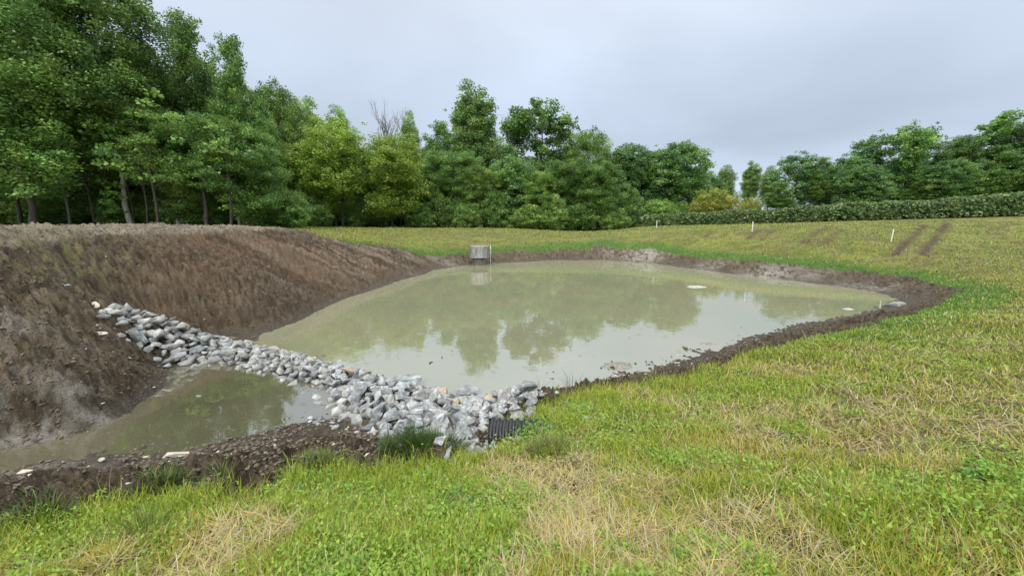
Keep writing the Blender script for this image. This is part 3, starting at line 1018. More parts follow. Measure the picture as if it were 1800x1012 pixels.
clods('soil_clods', 90000, 61, M_clod, .007, .034, .65, 4.0, 30, lambda x, y: (mud_sd(x, y) > .05) & (vnoise(x * 2, y * 2, 62) > .35))
clods('stone_chips', 5000, 67, M_rock, .012, .06, .6, 4.0, 14, lambda x, y: seg_dist(x, y, DAM) < .95 + .25 * vnoise(x * 3, y * 3, 68))
clods('pale_pebbles', 3000, 63, M_pale_stone, .006, .032, .6, 4.0, 30, lambda x, y: (mud_sd(x, y) > .08) & (vnoise(x * .9, y * .9, 64) > .42))


# ----------------------------------------------------------------- grass
def blades(x, y, h, length, width, lean, az, col0, col1, bend, name):
    """one ribbon of three faces per blade; lean 0 = upright, 1 = flat"""
    n = len(x)
    d = np.stack([np.cos(az), np.sin(az), np.zeros(n)], -1)
    # width lies across the blade; mostly facing random ways
    wa = az + math.pi / 2 + rng.uniform(-.7, .7, n)
    wd = np.stack([np.cos(wa), np.sin(wa), np.zeros(n)], -1) * width[:, None]
    up = np.array((0, 0, 1.))[None]
    base = np.stack([x, y, h], -1)
    ln, l0 = length[:, None], lean[:, None]
    b = bend[:, None]
    mid = base + ln * .5 * (d * l0 + up * np.sqrt(np.clip(1 - l0 ** 2, 0, 1)))
    l1 = np.clip(l0 + b, -1, .999)
    tip = mid + ln * .5 * (d * l1 + up * (np.sqrt(np.clip(1 - l1 ** 2, 0, 1)) - .6 * b * l0))
    v = np.stack([base - wd * .5, base + wd * .5, mid + wd * .42, mid - wd * .42, tip], 1)
    i = (np.arange(n) * 5)[:, None]
    q = i + np.array([[0, 1, 2, 3]])
    t = i + np.array([[3, 2, 4]])
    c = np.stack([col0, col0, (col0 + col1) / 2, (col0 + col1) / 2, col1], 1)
    return v.reshape(-1, 3), q, t, c.reshape(-1, 3)


def build_grass():
    V, Q, T, C = [], [], [], []
    off = 0

    def put(v, q, t, c):
        nonlocal off
        V.append(v); Q.append(q + off); T.append(t + off); C.append(c)
        off += len(v)

    def pick(pal, n, jit=.18):
        pal = np.array(pal)
        k = rng.integers(0, len(pal), n)
        return pal[k] * rng.uniform(1 - jit, 1 + jit, (n, 1)) * rng.uniform(.94, 1.06, (n, 3))

    GREEN = [(0.227, 0.318, 0.026), (0.289, 0.384, 0.034), (0.350, 0.444, 0.042), (0.411, 0.473, 0.058), (0.193, 0.259, 0.026), (0.472, 0.488, 0.074)]
    OLIVE = [(0.472, 0.429, 0.079), (0.560, 0.473, 0.105), (0.403, 0.384, 0.063), (0.630, 0.503, 0.137)]
    STRAW = [(.47, .40, .20), (.55, .48, .28), (.42, .34, .17), (.58, .52, .33), (.38, .28, .15)]

    # standing green blades
    n = 860000
    x, y, _ = scatter(n, .6, 30, 71, 80)
    g = grass_cover(x, y)
    dry = dryness(x, y)
    r = np.hypot(x, y)
    lush = blob(x, y, LUSH)
    soil = np.zeros(len(x))
    for c, rr_ in SOIL:
        soil = np.maximum(soil, np.exp(-(((x - c[0]) ** 2 + (y - c[1]) ** 2) / rr_ ** 2)))
    rut = np.zeros(len(x))
    for sg in RUTS[:2]:
        rut = np.maximum(rut, np.exp(-(seg_dist(x, y, sg) / .25) ** 2))
    clump = fbm(x * 3.5, y * 3.5, 3, 73)
    pr = g * (1 - .62 * dry) * (.35 + 1.1 * clump) * (1 - soil) * (1 - .95 * rut) * (1 - .45 * sstep(14, 28, r))
    pr = pr * ~((np.abs(x - PIPE_A[0] - .25) < .45) & (y < PIPE_A[1] + .1) & (y > PIPE_A[1] - .65))
    k = rng.uniform(0, 1, n) < pr
    x, y, dry, r, lush, clump = x[k], y[k], dry[k], r[k], lush[k], clump[k]
    n = len(x)
    edge = np.exp(-(mud_sd(x, y) / .5) ** 2) * (r < 9)
    h = hfull(x, y) - .008
    ln = (rng.uniform(.05, .13, n) * (.65 + .7 * clump) + .08 * lush * rng.uniform(0, 1, n) + edge * rng.uniform(0, .12, n)) * (1 - .35 * sstep(9, 20, r))
    wd = np.maximum(rng.uniform(.0035, .0075, n), r * .00125)
    pal_t = np.clip(dry * .9 + fbm(x * 1.1, y * 1.1, 3, 75) * .9 - .35 - lush * .5 + .55 * sstep(13, 22, r), 0, 1)
    isol = rng.uniform(0, 1, n) < pal_t
    rimg = (mud_sd(x, y) > -1.2) & (r > 10)
    isol &= ~(rimg & (rng.uniform(0, 1, n) < .85))
    c1 = np.where(isol[:, None], pick(OLIVE, n), pick(GREEN, n))
    st = rng.uniform(0, 1, n) < .05 + .12 * dry
    ln = np.where(st, ln * .6, ln) * (1 - .35 * dry)
    c1 = np.where(st[:, None], pick(STRAW, n), c1)
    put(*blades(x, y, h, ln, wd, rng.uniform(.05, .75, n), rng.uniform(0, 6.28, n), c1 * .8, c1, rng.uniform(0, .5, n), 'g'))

    # coarser tufts that carry the turf into the distance
    n = 390000
    x, y, _ = scatter(n, 8, 44, 171, 75)
    k = rng.uniform(0, 1, n) < grass_cover(x, y) * (.3 + .9 * fbm(x * 1.6, y * 2.2, 3, 173))
    x, y = x[k], y[k]
    rut = np.zeros(len(x))
    for sg in RUTS:
        rut = np.maximum(rut, np.exp(-(seg_dist(x, y, sg) / .26) ** 2))
    k = rng.uniform(0, 1, len(x)) > rut * 1.6
    x, y = x[k], y[k]
    n = len(x)
    r = np.hypot(x, y)
    h = hfull(x, y) - .01
    green = sstep(-1.9, -.4, mud_sd(x, y)) + sstep(.56, .7, fbm(x * .7, y * 1.4, 3, 58))
    c1 = np.where(rng.uniform(0, 1, (n, 1)) < np.clip(green, 0, .9)[:, None], pick(GREEN, n, .3) * .85, pick([(.32, .37, .080), (.28, .34, .065), (.40, .41, .12), (.23, .31, .055)], n, .3))
    vivid = (sstep(-2.0, -.5, mud_sd(x, y)) * (r > 10) * (x > -7) > rng.uniform(.05, .95, n))[:, None]
    c1 = np.where(vivid, pick([(.12, .27, .04), (.15, .32, .05), (.19, .36, .06)], n), c1)
    c1 = np.where(~vivid & (rng.uniform(0, 1, (n, 1)) < .12), pick(STRAW, n, .3) * .85, c1)
    c1 = np.where(rng.uniform(0, 1, (n, 1)) < .06, pick([(.09, .10, .03), (.12, .10, .05)], n), c1)
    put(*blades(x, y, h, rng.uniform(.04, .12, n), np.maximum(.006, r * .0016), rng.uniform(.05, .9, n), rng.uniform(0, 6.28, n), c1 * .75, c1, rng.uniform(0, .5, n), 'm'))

    # broad clover-like leaves in patches
    n = 370000
    x, y, _ = scatter(n, .6, 11, 81, 80)
    pat = fbm(x * 2.1, y * 2.1, 4, 83)
    pr = grass_cover(x, y) * np.clip(sstep(.46, .66, pat) + .9 * blob(x, y, LUSH), 0, 1) * (1 - .85 * dryness(x, y))
    k = rng.uniform(0, 1, n) < pr
    x, y = x[k], y[k]
    n = len(x)
    r = np.hypot(x, y)
    h = hfull(x, y) + rng.uniform(.02, .10, n)
    s = np.maximum(rng.uniform(.007, .016, n), r * .0019)
    c1 = pick([(.20, .34, .038), (.25, .40, .046), (.15, .26, .034), (.32, .45, .066)], n)
    put(*blades(x, y, h, s * 1.9, s * 1.25, rng.uniform(.65, .98, n), rng.uniform(0, 6.28, n), c1, c1, rng.uniform(-.2, .3, n), 'c'))

    # cut straw lying on top, combed in local directions
    n = 330000
    x, y, _ = scatter(n, .6, 26, 91, 80)
    dry = dryness(x, y)
    r = np.hypot(x, y)
    pr = grass_cover(x, y) * (.16 + .48 * dry) * (1 - .5 * sstep(12, 26, r)) * np.clip(1 - 1.0 * np.exp(-(mud_sd(x, y) / .35) ** 2), 0, 1)
    k = rng.uniform(0, 1, n) < pr
    x, y, dry, r = x[k], y[k], dry[k], r[k]
    n = len(x)
    h = hfull(x, y) + rng.uniform(.0, .05, n) * (.3 + dry) + .006
    az = fbm(x * .8, y * .8, 2, 93) * 12 + rng.normal(0, .95, n) + np.where(rng.uniform(0, 1, n) < .5, 0, math.pi)
    ln = rng.uniform(.05, .22, n)
    wd = np.maximum(rng.uniform(.0022, .005, n), r * .0011)
    c1 = pick(STRAW, n)
    gm = rng.uniform(0, 1, n) < .22
    c1 = np.where(gm[:, None], pick(OLIVE, n), c1)
    put(*blades(x, y, h, ln, wd, rng.uniform(.88, .995, n), az, c1, c1, rng.uniform(-.12, .12, n), 's'))

    # a few taller stems
    n = 5000
    x, y, _ = scatter(n, 1.3, 12, 97, 60)
    k = (rng.uniform(0, 1, n) < grass_cover(x, y) * .6) & (blob(x, y, DRY) < .6)
    x, y = x[k], y[k]
    n = len(x)
    r = np.hypot(x, y)
    h = hfull(x, y)
    c1 = np.where(rng.uniform(0, 1, (n, 1)) < .5, pick(STRAW, n), pick(GREEN, n))
    put(*blades(x, y, h, rng.uniform(.16, .34, n), np.maximum(.003, r * .0008), rng.uniform(.1, .8, n), rng.uniform(0, 6.28, n), c1, c1, rng.uniform(.1, .5, n), 't'))
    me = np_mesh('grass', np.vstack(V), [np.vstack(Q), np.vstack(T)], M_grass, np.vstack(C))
    tag(mesh_obj('grass', me), kind='stuff')


build_grass()


def tuft(name, px, py, n, rad, hgt, pal, label, seed, lean=.6, wd=.006):
    x0, y0 = px2ground(px, py)
    r_ = np.random.default_rng(seed)
    a, q = r_.uniform(0, 6.28, n), np.sqrt(r_.uniform(0, 1, n)) * rad
    x, y = x0 + q * np.cos(a), y0 + q * np.sin(a) * .8
    h = hfull(x, y) - .01
    pal = np.array(pal)
    c = pal[r_.integers(0, len(pal), n)] * r_.uniform(.8, 1.2, (n, 1))
    ln = hgt * r_.uniform(.55, 1.05, n) * (1 - .35 * (q / rad) ** 2)
    v, qd, t, cc = blades(x, y, h, ln, np.full(n, wd) * r_.uniform(.7, 1.3, n), np.clip(q / rad * lean + r_.uniform(-.1, .25, n), 0, .9), a + r_.normal(0, .6, n), c * .8, c, r_.uniform(.05, .55, n), name)
    zc = gz(x0, y0)
    v = v - np.array((x0, y0, zc))
    o = mesh_obj(name, np_mesh(name, v, [qd, t], M_grass, cc))
    o.location = (x0, y0, zc)
    tag(o, label, 'plant')


DKG = [(.045, .10, .022), (.06, .125, .025), (.08, .15, .03), (.10, .15, .04)]
LTG = [(.14, .22, .04), (.19, .25, .06), (.26, .27, .09), (.10, .19, .03)]
tuft('sedge_clump', 732, 808, 1500, .34, .32, DKG, 'dark green sedge clump at the foot of the rubble stones', 1)
tuft('sedge_clump', 776, 806, 700, .2, .34, DKG, 'narrow taller dark sedge clump against the stones beside the broad clump', 2)
tuft('grass_tuft', 572, 826, 900, .24, .20, LTG, 'yellowish green grass tuft on mud next to the black plastic edge', 3)
tuft('grass_tuft', 290, 872, 700, .2, .2, DKG + LTG, 'bright rounded grass tuft at the mud edge before the clover', 4)
tuft('grass_tuft', 965, 795, 900, .22, .26, LTG + [(.36, .31, .14)] * 2, 'straw yellow grass tuft behind the dark hole near the pipe', 5)
tuft('grass_tuft', 85, 925, 500, .22, .24, DKG + LTG, 'long grass tuft hanging over the mud bank beside the channel', 6)
tuft('reed_stems', 1006, 684, 26, .16, .45, [(.10, .12, .06), (.16, .15, .08)], 'few thin reed stems standing at the shore behind the stones', 7, .35, .008)
tuft('reed_stems', 948, 694, 12, .10, .40, [(.10, .12, .06), (.2, .18, .1)], 'sparse thin stems in shallow water near the end of the dam', 8, .4, .007)
tuft('grass_stalk', 395, 856, 60, .06, .34, LTG, 'tall pale grass stalk leaning over the mud edge', 9, .5, .006)
tuft('grass_stalk', 256, 950, 90, .09, .36, LTG, 'tall silvery green weed stalks in the grass beside dark stems', 10, .35, .008)


# black plastic edge and rusty shard lying in the mud edge
def edging():
    g = Geo()
    pts = []
    for t in np.linspace(0, 1, 9):
        px, py = 528 + 34 * t, 836 - 16 * t
        x, y = px2ground(px, py)
        pts.append((x, y, gz(x, y) + .015 + .02 * math.sin(t * 3)))
    p0 = np.array(pts)
    o_ = p0.mean(0)
    g.tube(p0 - o_, [.022, .028, .03, .03, .03, .028, .03, .03, .02], 7)
    o = mesh_obj('plastic_strip', g.mesh('plastic_strip', M_black))
    o.location = o_
    tag(o, 'black plastic strip half buried where mud meets grass', 'strip')
    x, y = px2ground(535, 823)
    me = hull_mesh('rusty_shard', M_rust, .06, .03, .05, 10, 400, .004)
    o = mesh_obj('rusty_shard', me)
    o.location = (x, y, gz(x, y) + .03)
    o.rotation_euler = (.4, .3, .8)
    tag(o, 'orange brown shard sticking out of mud beside the black strip', 'shard')


edging()


# ----------------------------------------------------------------- trees
def leaf_cloud(centers, radii, per, leaf, flat, droop, pal, r_, per_jit=.28, upright=1.3):
    """centers (n,3), radii (n,) -> verts, quads, colours of many folded leaf faces"""
    n = len(centers)
    pal = np.array(pal)
    cc = pal[r_.integers(0, len(pal), n)] * r_.uniform(.78, 1.22, (n, 1))
    k = np.maximum((per * (radii / radii.mean()) ** 2).astype(int), 4)
    idx = np.repeat(np.arange(n), k)
    m = len(idx)
    d = r_.normal(0, 1, (m, 3))
    d /= np.linalg.norm(d, axis=1, keepdims=True)
    d *= (r_.uniform(0, 1, (m, 1)) ** .45)
    d[:, 2] *= flat
    rr_ = np.hypot(d[:, 0], d[:, 1])
    d[:, 2] -= droop * rr_ ** 2
    c = centers[idx] + d * radii[idx, None]
    a = r_.uniform(0, 6.28, m)
    ax = np.stack([np.cos(a), np.sin(a), r_.normal(-.25, .35, m)], -1)
    ax /= np.linalg.norm(ax, axis=1, keepdims=True)
    nz = np.stack([r_.normal(0, upright, m), r_.normal(0, upright, m), np.ones(m)], -1)
    b = np.cross(nz, ax)
    b /= np.linalg.norm(b, axis=1, keepdims=True) + 1e-9
    nn = np.cross(ax, b)
    L = leaf * r_.uniform(.65, 1.3, (m, 1))
    W = L * r_.uniform(.55, .85, (m, 1))
    v = np.stack([c - ax * L * .5, c + b * W * .5 + nn * L * .10, c + ax * L * .5 - nn * L * .05, c - b * W * .5 + nn * L * .10], 1)
    q = np.arange(m * 4).reshape(-1, 4)
    col = cc[idx] * r_.uniform(1 - per_jit, 1 + per_jit, (m, 1)) * r_.uniform(.93, 1.07, (m, 3))
    return v.reshape(-1, 3), q, np.repeat(col, 4, 0)


def crown_points(blobs, n, r_, shell=.5):
    wts = np.array([b[3] * b[4] * b[5] for b in blobs]) ** .75
    k = r_.choice(len(blobs), n, p=wts / wts.sum())
    B = np.array(blobs)[k]
    d = r_.normal(0, 1, (n, 3))
    d /= np.linalg.norm(d, axis=1, keepdims=True)
    rad = shell + (1.04 - shell) * r_.uniform(0, 1, n) ** .7
    lump = .74 + .50 * fbm(d[:, 0] * 2.3 + k * 5.1, d[:, 1] * 2.3 + d[:, 2] * 2.1, 2, 3)
    return B[:, :3] + d * B[:, 3:6] * (rad * lump)[:, None]


def tree_proto(name, blobs, n_cl, per, cl_r, leaf, pal, seed, trunk_h, trunk_r, flat=.55, droop=.25, bark=None, limbs=16, base_z=-.4, shell=.45, stems=1, trunk_top=None, leaf_m=None):
    """returns (trunk mesh, crown mesh) of a tree standing at the origin"""
    r_ = np.random.default_rng(seed)
    n_cl, per, cl_r, flat, droop = int(n_cl * 1.7), int(per * .60), cl_r * .76, max(flat, .75), droop * .5
    c = crown_points(blobs, n_cl, r_, shell)
    c = c[c[:, 2] > .15]
    gap = vnoise(c[:, 0] * .9 + c[:, 2] * .55 + seed, c[:, 1] * .9 - c[:, 2] * .75, seed + 5) * .6 + vnoise(c[:, 0] * 1.9 - c[:, 2], c[:, 1] * 1.9 + c[:, 2] * 1.3, seed + 6) * .4
    c = c[gap > .36]
    sp = r_.uniform(0, 1, len(c)) < .10
    mid_ = np.array([b[:3] for b in blobs]).mean(0)
    c[sp] = mid_ + (c[sp] - mid_) * r_.uniform(1.06, 1.2, (int(sp.sum()), 1))
    rad = cl_r * np.where(sp, .6, 1) * r_.uniform(.6, 1.35, len(c))
    v, q, col = leaf_cloud(c, rad, per, leaf, flat, droop, pal, r_)
    crown = np_mesh(name + '_crown', v, q, leaf_m or M_leaf, col)
    g = Geo()
    top = trunk_top or max(b[2] + b[5] * .6 for b in blobs)
    for s in range(stems):
        off = np.array((r_.normal(0, .3), r_.normal(0, .3), 0)) * (stems > 1)
        zz = np.linspace(base_z, top, 9)
        wob = np.cumsum(r_.normal(0, .09, (9, 2)), 0) + off[:2] * np.linspace(.6, 3.0, 9)[:, None]
        pts = np.column_stack([wob - wob[1] * (stems == 1), zz])
        rr_ = trunk_r * np.interp(np.linspace(0, 1, 9), [0, .06, .5, 1], [1.35, 1.0, .62, .12]) * (1 if stems == 1 else .7)
        g.tube(pts, rr_, 8)
        far = c[r_.choice(len(c), min(limbs // stems + 1, len(c)), False)]
        for p in far:
            reach = np.hypot(p[0], p[1])
            z0 = np.clip(p[2] - reach * r_.uniform(.35, .8), trunk_h * .75, top * .95)
            s0 = np.array((np.interp(z0, zz, pts[:, 0]), np.interp(z0, zz, pts[:, 1]), z0))
            mid = s0 * .5 + p * .5 + np.array((0, 0, .12 * reach)) + r_.normal(0, .15, 3)
            w0 = trunk_r * .42 * (1 - .6 * z0 / top)
            g.tube([s0, s0 * .72 + mid * .28, mid, p], [w0, w0 * .8, w0 * .5, .012], 5, False)
    trunk = g.mesh(name + '_trunk', bark or M_bark, smooth=True)
    return trunk, crown


DK = [(0.090, 0.192, 0.044), (0.119, 0.235, 0.054), (0.148, 0.284, 0.065), (0.194, 0.349, 0.076), (0.257, 0.419, 0.092)]
MD = [(0.156, 0.272, 0.059), (0.201, 0.336, 0.069), (0.257, 0.398, 0.082), (0.330, 0.460, 0.099), (0.124, 0.226, 0.055)]
LT = [(0.243, 0.412, 0.122), (0.310, 0.490, 0.151), (0.375, 0.554, 0.185), (0.184, 0.340, 0.098)]
YG = [(0.243, 0.367, 0.052), (0.299, 0.435, 0.065), (0.186, 0.299, 0.045), (0.356, 0.475, 0.081), (0.271, 0.362, 0.059)]
BG = [(0.078, 0.176, 0.064), (0.102, 0.217, 0.079), (0.136, 0.257, 0.093), (0.195, 0.316, 0.109)]

PROTO = {}
# broad forest-edge maple, sprays down to the ground; unit height ~ 10, width ~ 6
PROTO['maple'] = tree_proto('maple', [(0, 0, 7.0, 2.7, 2.6, 2.9), (.9, -.6, 4.6, 2.3, 2.2, 1.9), (-1.1, .3, 4.9, 2.1, 2.1, 2.0), (.1, -.9, 2.6, 2.4, 2.0, 1.4), (-.8, .5, 8.4, 1.4, 1.4, 1.3), (.9, .2, 8.6, 1.1, 1.2, 1.2)], 560, 190, .62, 0.105, DK + MD[:2], 1, 2.2, .11, .38, .35)
PROTO['maple_light'] = tree_proto('maple_light', [(0, 0, 6.8, 2.5, 2.5, 2.9), (-.9, -.6, 4.3, 2.2, 2.2, 1.9), (1.2, .3, 5.2, 1.9, 2.0, 1.8), (.1, -.9, 2.4, 2.3, 1.9, 1.3), (.5, .4, 8.8, 1.2, 1.2, 1.1)], 540, 180, .60, 0.105, MD, 2, 2.0, .15, .38, .35)
# tall forest tree with a clear trunk
PROTO['tall_trunk'] = tree_proto('tall_trunk', [(0, 0, 7.6, 2.4, 2.3, 2.4), (-.8, .3, 5.4, 2.0, 2.0, 1.6), (1.0, -.3, 5.9, 1.8, 1.9, 1.5), (.2, -.9, 4.3, 2.0, 1.6, .9), (.5, .3, 9.2, 1.2, 1.2, .9)], 470, 190, .60, 0.105, DK + MD[:3], 3, 3.0, .105, .40, .35, limbs=26, bark=M_pale_bark)
# tall narrow poplar with a spiky airy top
PROTO['poplar'] = tree_proto('poplar', [(0, 0, 6.5, 1.5, 1.5, 3.0), (.5, .2, 4.2, 1.6, 1.6, 2.2), (-.5, -.2, 5.2, 1.4, 1.4, 2.2), (.1, 0, 8.8, .8, .8, 1.2), (-.7, .2, 7.6, .7, .7, 1.4), (.8, 0, 7.3, .7, .7, 1.3)], 380, 120, .50, 0.12, LT + MD[2:4], 4, 2.2, .13, .8, .0, shell=.3)
PROTO['poplar_dark'] = tree_proto('poplar_dark', [(0, 0, 6.2, 1.6, 1.6, 2.9), (.6, .2, 4.0, 1.8, 1.7, 2.2), (-.6, -.2, 5.0, 1.5, 1.5, 2.2), (.1, 0, 8.6, .9, .9, 1.2), (-.6, .3, 7.8, .8, .8, 1.5)], 420, 140, .52, 0.115, DK + MD[:2], 5, 2.0, .15, .6, .1, shell=.35)
# oak: clumpy head with gaps
PROTO['oak'] = tree_proto('oak', [(0, 0, 8.3, 2.0, 1.9, 1.6), (1.7, .2, 7.5, 1.4, 1.4, 1.2), (-1.6, 0, 7.8, 1.2, 1.2, 1.0), (2.1, .3, 6.0, 1.0, 1.1, .9), (-1.5, .4, 5.9, 1.1, 1.1, .9), (.3, -.4, 6.3, 1.1, 1.1, .9), (0, 0, 4.2, 2.0, 1.9, 1.2), (0, 0, 2.4, 2.1, 2.0, 1.4)], 420, 84, .56, 0.175, DK, 6, 2.5, .17, .6, .1, shell=.3, limbs=34)
# willow-like soft yellow green
PROTO['willow'] = tree_proto('willow', [(0, 0, 7.6, 2.2, 2.0, 2.1), (-1.5, 0, 6.0, 1.7, 1.6, 1.7), (1.5, .2, 6.2, 1.7, 1.6, 1.6), (.2, -.6, 4.4, 2.3, 1.8, 1.5), (-.6, .2, 2.6, 1.8, 1.6, 1.2)], 430, 90, .62, 0.145, YG, 7, 2.0, .14, .7, .6, bark=M_dark_bark, stems=2, limbs=22)
# round-headed dense tree, bluish dark, foliage to the ground
PROTO['round_dark'] = tree_proto('round_dark', [(0, 0, 6.6, 2.6, 2.5, 2.8), (1.5, 0, 4.6, 1.9, 1.9, 1.9), (-1.5, .2, 4.8, 1.9, 1.9, 2.0), (0, -.7, 2.7, 2.5, 2.2, 1.7), (.6, 0, 8.4, 1.3, 1.3, 1.1)], 520, 80, .60, 0.175, DK + BG, 8, 1.8, .17, .55, .2)
PROTO['field_tree'] = tree_proto('field_tree', [(0, 0, 7.3, 2.3, 2.1, 2.0), (1.6, 0, 5.8, 1.5, 1.5, 1.4), (-1.7, .2, 5.6, 1.6, 1.5, 1.4), (-.4, -.4, 4.2, 1.9, 1.8, 1.2), (1.0, -.2, 3.4, 1.7, 1.6, 1.0), (-.9, 0, 2.2, 1.9, 1.7, 1.2), (.5, 0, 8.8, 1.1, 1.1, .8)], 400, 84, .58, 0.175, BG + DK[2:4], 9, 2.0, .15, .5, .15, shell=.4, limbs=26)
# shrub of the understorey
PROTO['shrub'] = tree_proto('shrub', [(0, 0, 4.6, 4.6, 4.2, 4.4), (2.4, -.6, 3.2, 3.2, 3.0, 3.0), (-2.6, .2, 3.0, 3.2, 3.0, 2.9)], 330, 70, 1.15, 0.33, DK + MD[:2], 10, .4, .10, .5, .3, stems=3, limbs=14, trunk_top=7)
PROTO['shrub_light'] = tree_proto('shrub_light', [(0, 0, 4.8, 4.3, 4.0, 4.6), (2.2, -.6, 3.4, 3.2, 3.0, 3.2), (-2.3, .2, 2.8, 3.2, 3.0, 2.7)], 330, 70, 1.10, 0.32, MD + LT[:1], 11, .4, .10, .5, .3, stems=3, limbs=14, trunk_top=7)
PROTO['yellow_shrub'] = tree_proto('yellow_shrub', [(0, 0, 4.6, 5.4, 5.0, 4.6), (3.0, 0, 3.4, 3.6, 3.4, 3.3), (-3.0, 0, 3.6, 3.6, 3.4, 3.5)], 420, 80, .95, 0.28, [(.36, .41, .07), (.44, .48, .08), (.30, .35, .06), (.50, .52, .10)], 12, .4, .10, .6, .1, stems=3, limbs=12, trunk_top=6)


def bare_proto(seed):
    r_ = np.random.default_rng(seed)
    g = Geo()

    def grow(p, d, ln, rad, lev):
        n = 5
        pts = [p]
        for i in range(n):
            d = d + r_.normal(0, .09, 3) + np.array((0, 0, .04))
            d /= np.linalg.norm(d)
            p = p + d * ln / n
            pts.append(p)
        g.tube(pts, np.linspace(rad, rad * .45, n + 1), 5)
        if lev == 0:
            return
        for j in range(15 if lev == 3 else (8 if lev == 2 else 5)):
            t = r_.uniform(.35 if lev == 3 else .2, 1)
            q = pts[min(n, int(t * n))]
            a = r_.uniform(0, 6.28)
            side = np.array((math.cos(a), math.sin(a), r_.uniform(.9, 2.0)))
            dd = d * .7 + side * .55
            grow(q, dd / np.linalg.norm(dd), ln * r_.uniform(.30, .46), rad * .42, lev - 1)
    grow(np.array((0, 0, -.3)), np.array((0, 0, 1.)), 8.0, .075, 3)
    return g.mesh('bare_trunk', noisy_mat('grey_dead_wood', (.11, .10, .095), (.22, .20, .19), 8, .9, .3))


BARE = bare_proto(3)


def plant_tree(kind, px, top, width, y, label, name='tree', cat='tree', group=None, base=None, rz=None, hbase_units=10.0, wbase=6.0):
    """px, top: where the crown's middle and top show in the photo; y: metres out; width in photo pixels"""
    tp = at_y(px, top, y)
    mid = at_y(px, (top + 398) / 2, y)
    x = mid[0]
    z = gz(x, y) if base is None else base
    hh = tp[2] - z
    depth = y * CP + 1
    ww = width / FPX * depth
    s_h, s_w = hh / hbase_units, 1.05 * ww / wbase
    root = empty(name, (x, y, z), label, cat, group, rr.uniform(0, 6.28) if rz is None else rz, (s_w, s_w, s_h))
    t, c = PROTO[kind]
    mesh_obj('trunk', t, root)
    mesh_obj('crown', c, root)
    return root


T = plant_tree
# the wood on the long bank, nearest trees one by one
T('maple', 15, -70, 260, 25, 'dark maple at the very edge of the wood, its top cut off by the picture', 'maple_tree', rz=.4)
T('tall_trunk', 186, -60, 210, 26, 'tall tree with a clear pale grey trunk standing at the wood edge above the bank', 'woodland_tree', rz=2.2)
T('poplar_dark', 238, 75, 125, 29, 'mid green maple between the pale grey trunk and the tall two headed tree', 'maple_tree', rz=1.0)
T('poplar_dark', 335, 5, 150, 30, 'tall woodland tree whose ragged head leans above its neighbours beside open sky', 'woodland_tree', rz=.3)
T('poplar_dark', 425, 48, 112, 29, 'dark columnar tree where the tall wood drops to the lower trees', 'woodland_tree', rz=3.3)
T('maple_light', 496, 150, 120, 46, 'lighter leafy tree just below and beside the dark columnar tree', 'maple_tree', rz=4.0)
T('tall_trunk', 62, 130, 190, 28.5, 'lower maple in front with layered sprays beside the pale trunk', 'maple_tree', rz=5.0)
T('maple_light', 300, 185, 150, 26.5, 'lower dark maple below the tall ragged head, at the wood edge', 'maple_tree', rz=2.6)
T('maple', 410, 205, 140, 26.8, 'lower dark tree below the dark columnar tree at the wood edge', 'maple_tree', rz=1.7)
T('tall_trunk', -130, -90, 300, 27, 'big dark tree beyond the picture edge beside the pale trunk', 'woodland_tree', rz=1.7)
# slim bare lower trunks seen at the wood edge
def slim(px, top, y, rad, lean, label, mat):
    b_ = at_y(px, 398, y)
    g = Geo()
    z = gz(b_[0], y)
    hh = at_y(px, top, y)[2] - z
    zz = np.linspace(-.3, hh, 7)
    g.tube(np.column_stack([lean * zz / hh + .06 * np.sin(zz * 1.3), .05 * np.cos(zz), zz]), np.linspace(rad, rad * .45, 7), 7)
    for k in range(5):
        t = rr.uniform(.45, .95)
        a = rr.uniform(0, 6.28)
        p = np.array((lean * t, 0, hh * t))
        g.tube([p, p + np.array((math.cos(a) * .6, math.sin(a) * .6, .5)), p + np.array((math.cos(a) * 1.2, math.sin(a) * 1.2, .8))], [rad * .35, rad * .25, .01], 5)
    root = empty('slim_tree', (b_[0], y, z), label, 'tree')
    mesh_obj('trunk', g.mesh('trunk', mat, smooth=True), root)
    r_ = np.random.default_rng(int(px))
    cpt = np.array([(lean, 0, hh)]) + r_.normal(0, 1, (26, 3)) * np.array((1.1, 1.1, 1.2))
    v, q, col = leaf_cloud(cpt, np.full(26, .55), 36, .24, .45, .3, DK + MD[:2], r_)
    mesh_obj('crown', np_mesh('crown', v, q, M_leaf, col), root)


slim(122, 225, 25.0, .085, .35, 'thin leaning trunk just beside the pale grey trunk', M_bark)
slim(165, 230, 25.5, .07, .15, 'thin dark trunk on the inner side of the pale grey trunk', M_dark_bark)
slim(277, 250, 24.6, .10, .3, 'brown slender trunk standing alone at the wood edge above the road', M_dark_bark)
slim(258, 270, 25.4, .06, .5, 'very thin trunk beside the brown slender trunk', M_dark_bark)
slim(405, 260, 25.0, .10, .5, 'dark trunk under the columnar tree at the wood edge', M_dark_bark)
slim(362, 260, 25.6, .14, .4, 'stout dark trunk under the ragged headed tree', M_dark_bark)
slim(36, 240, 25.2, .13, .4, 'stout dark trunk under the maple at the edge of the picture', M_dark_bark)
slim(235, 300, 26.2, .05, .1, 'twig thin sapling in the gap between the two slender trunks', M_dark_bark)

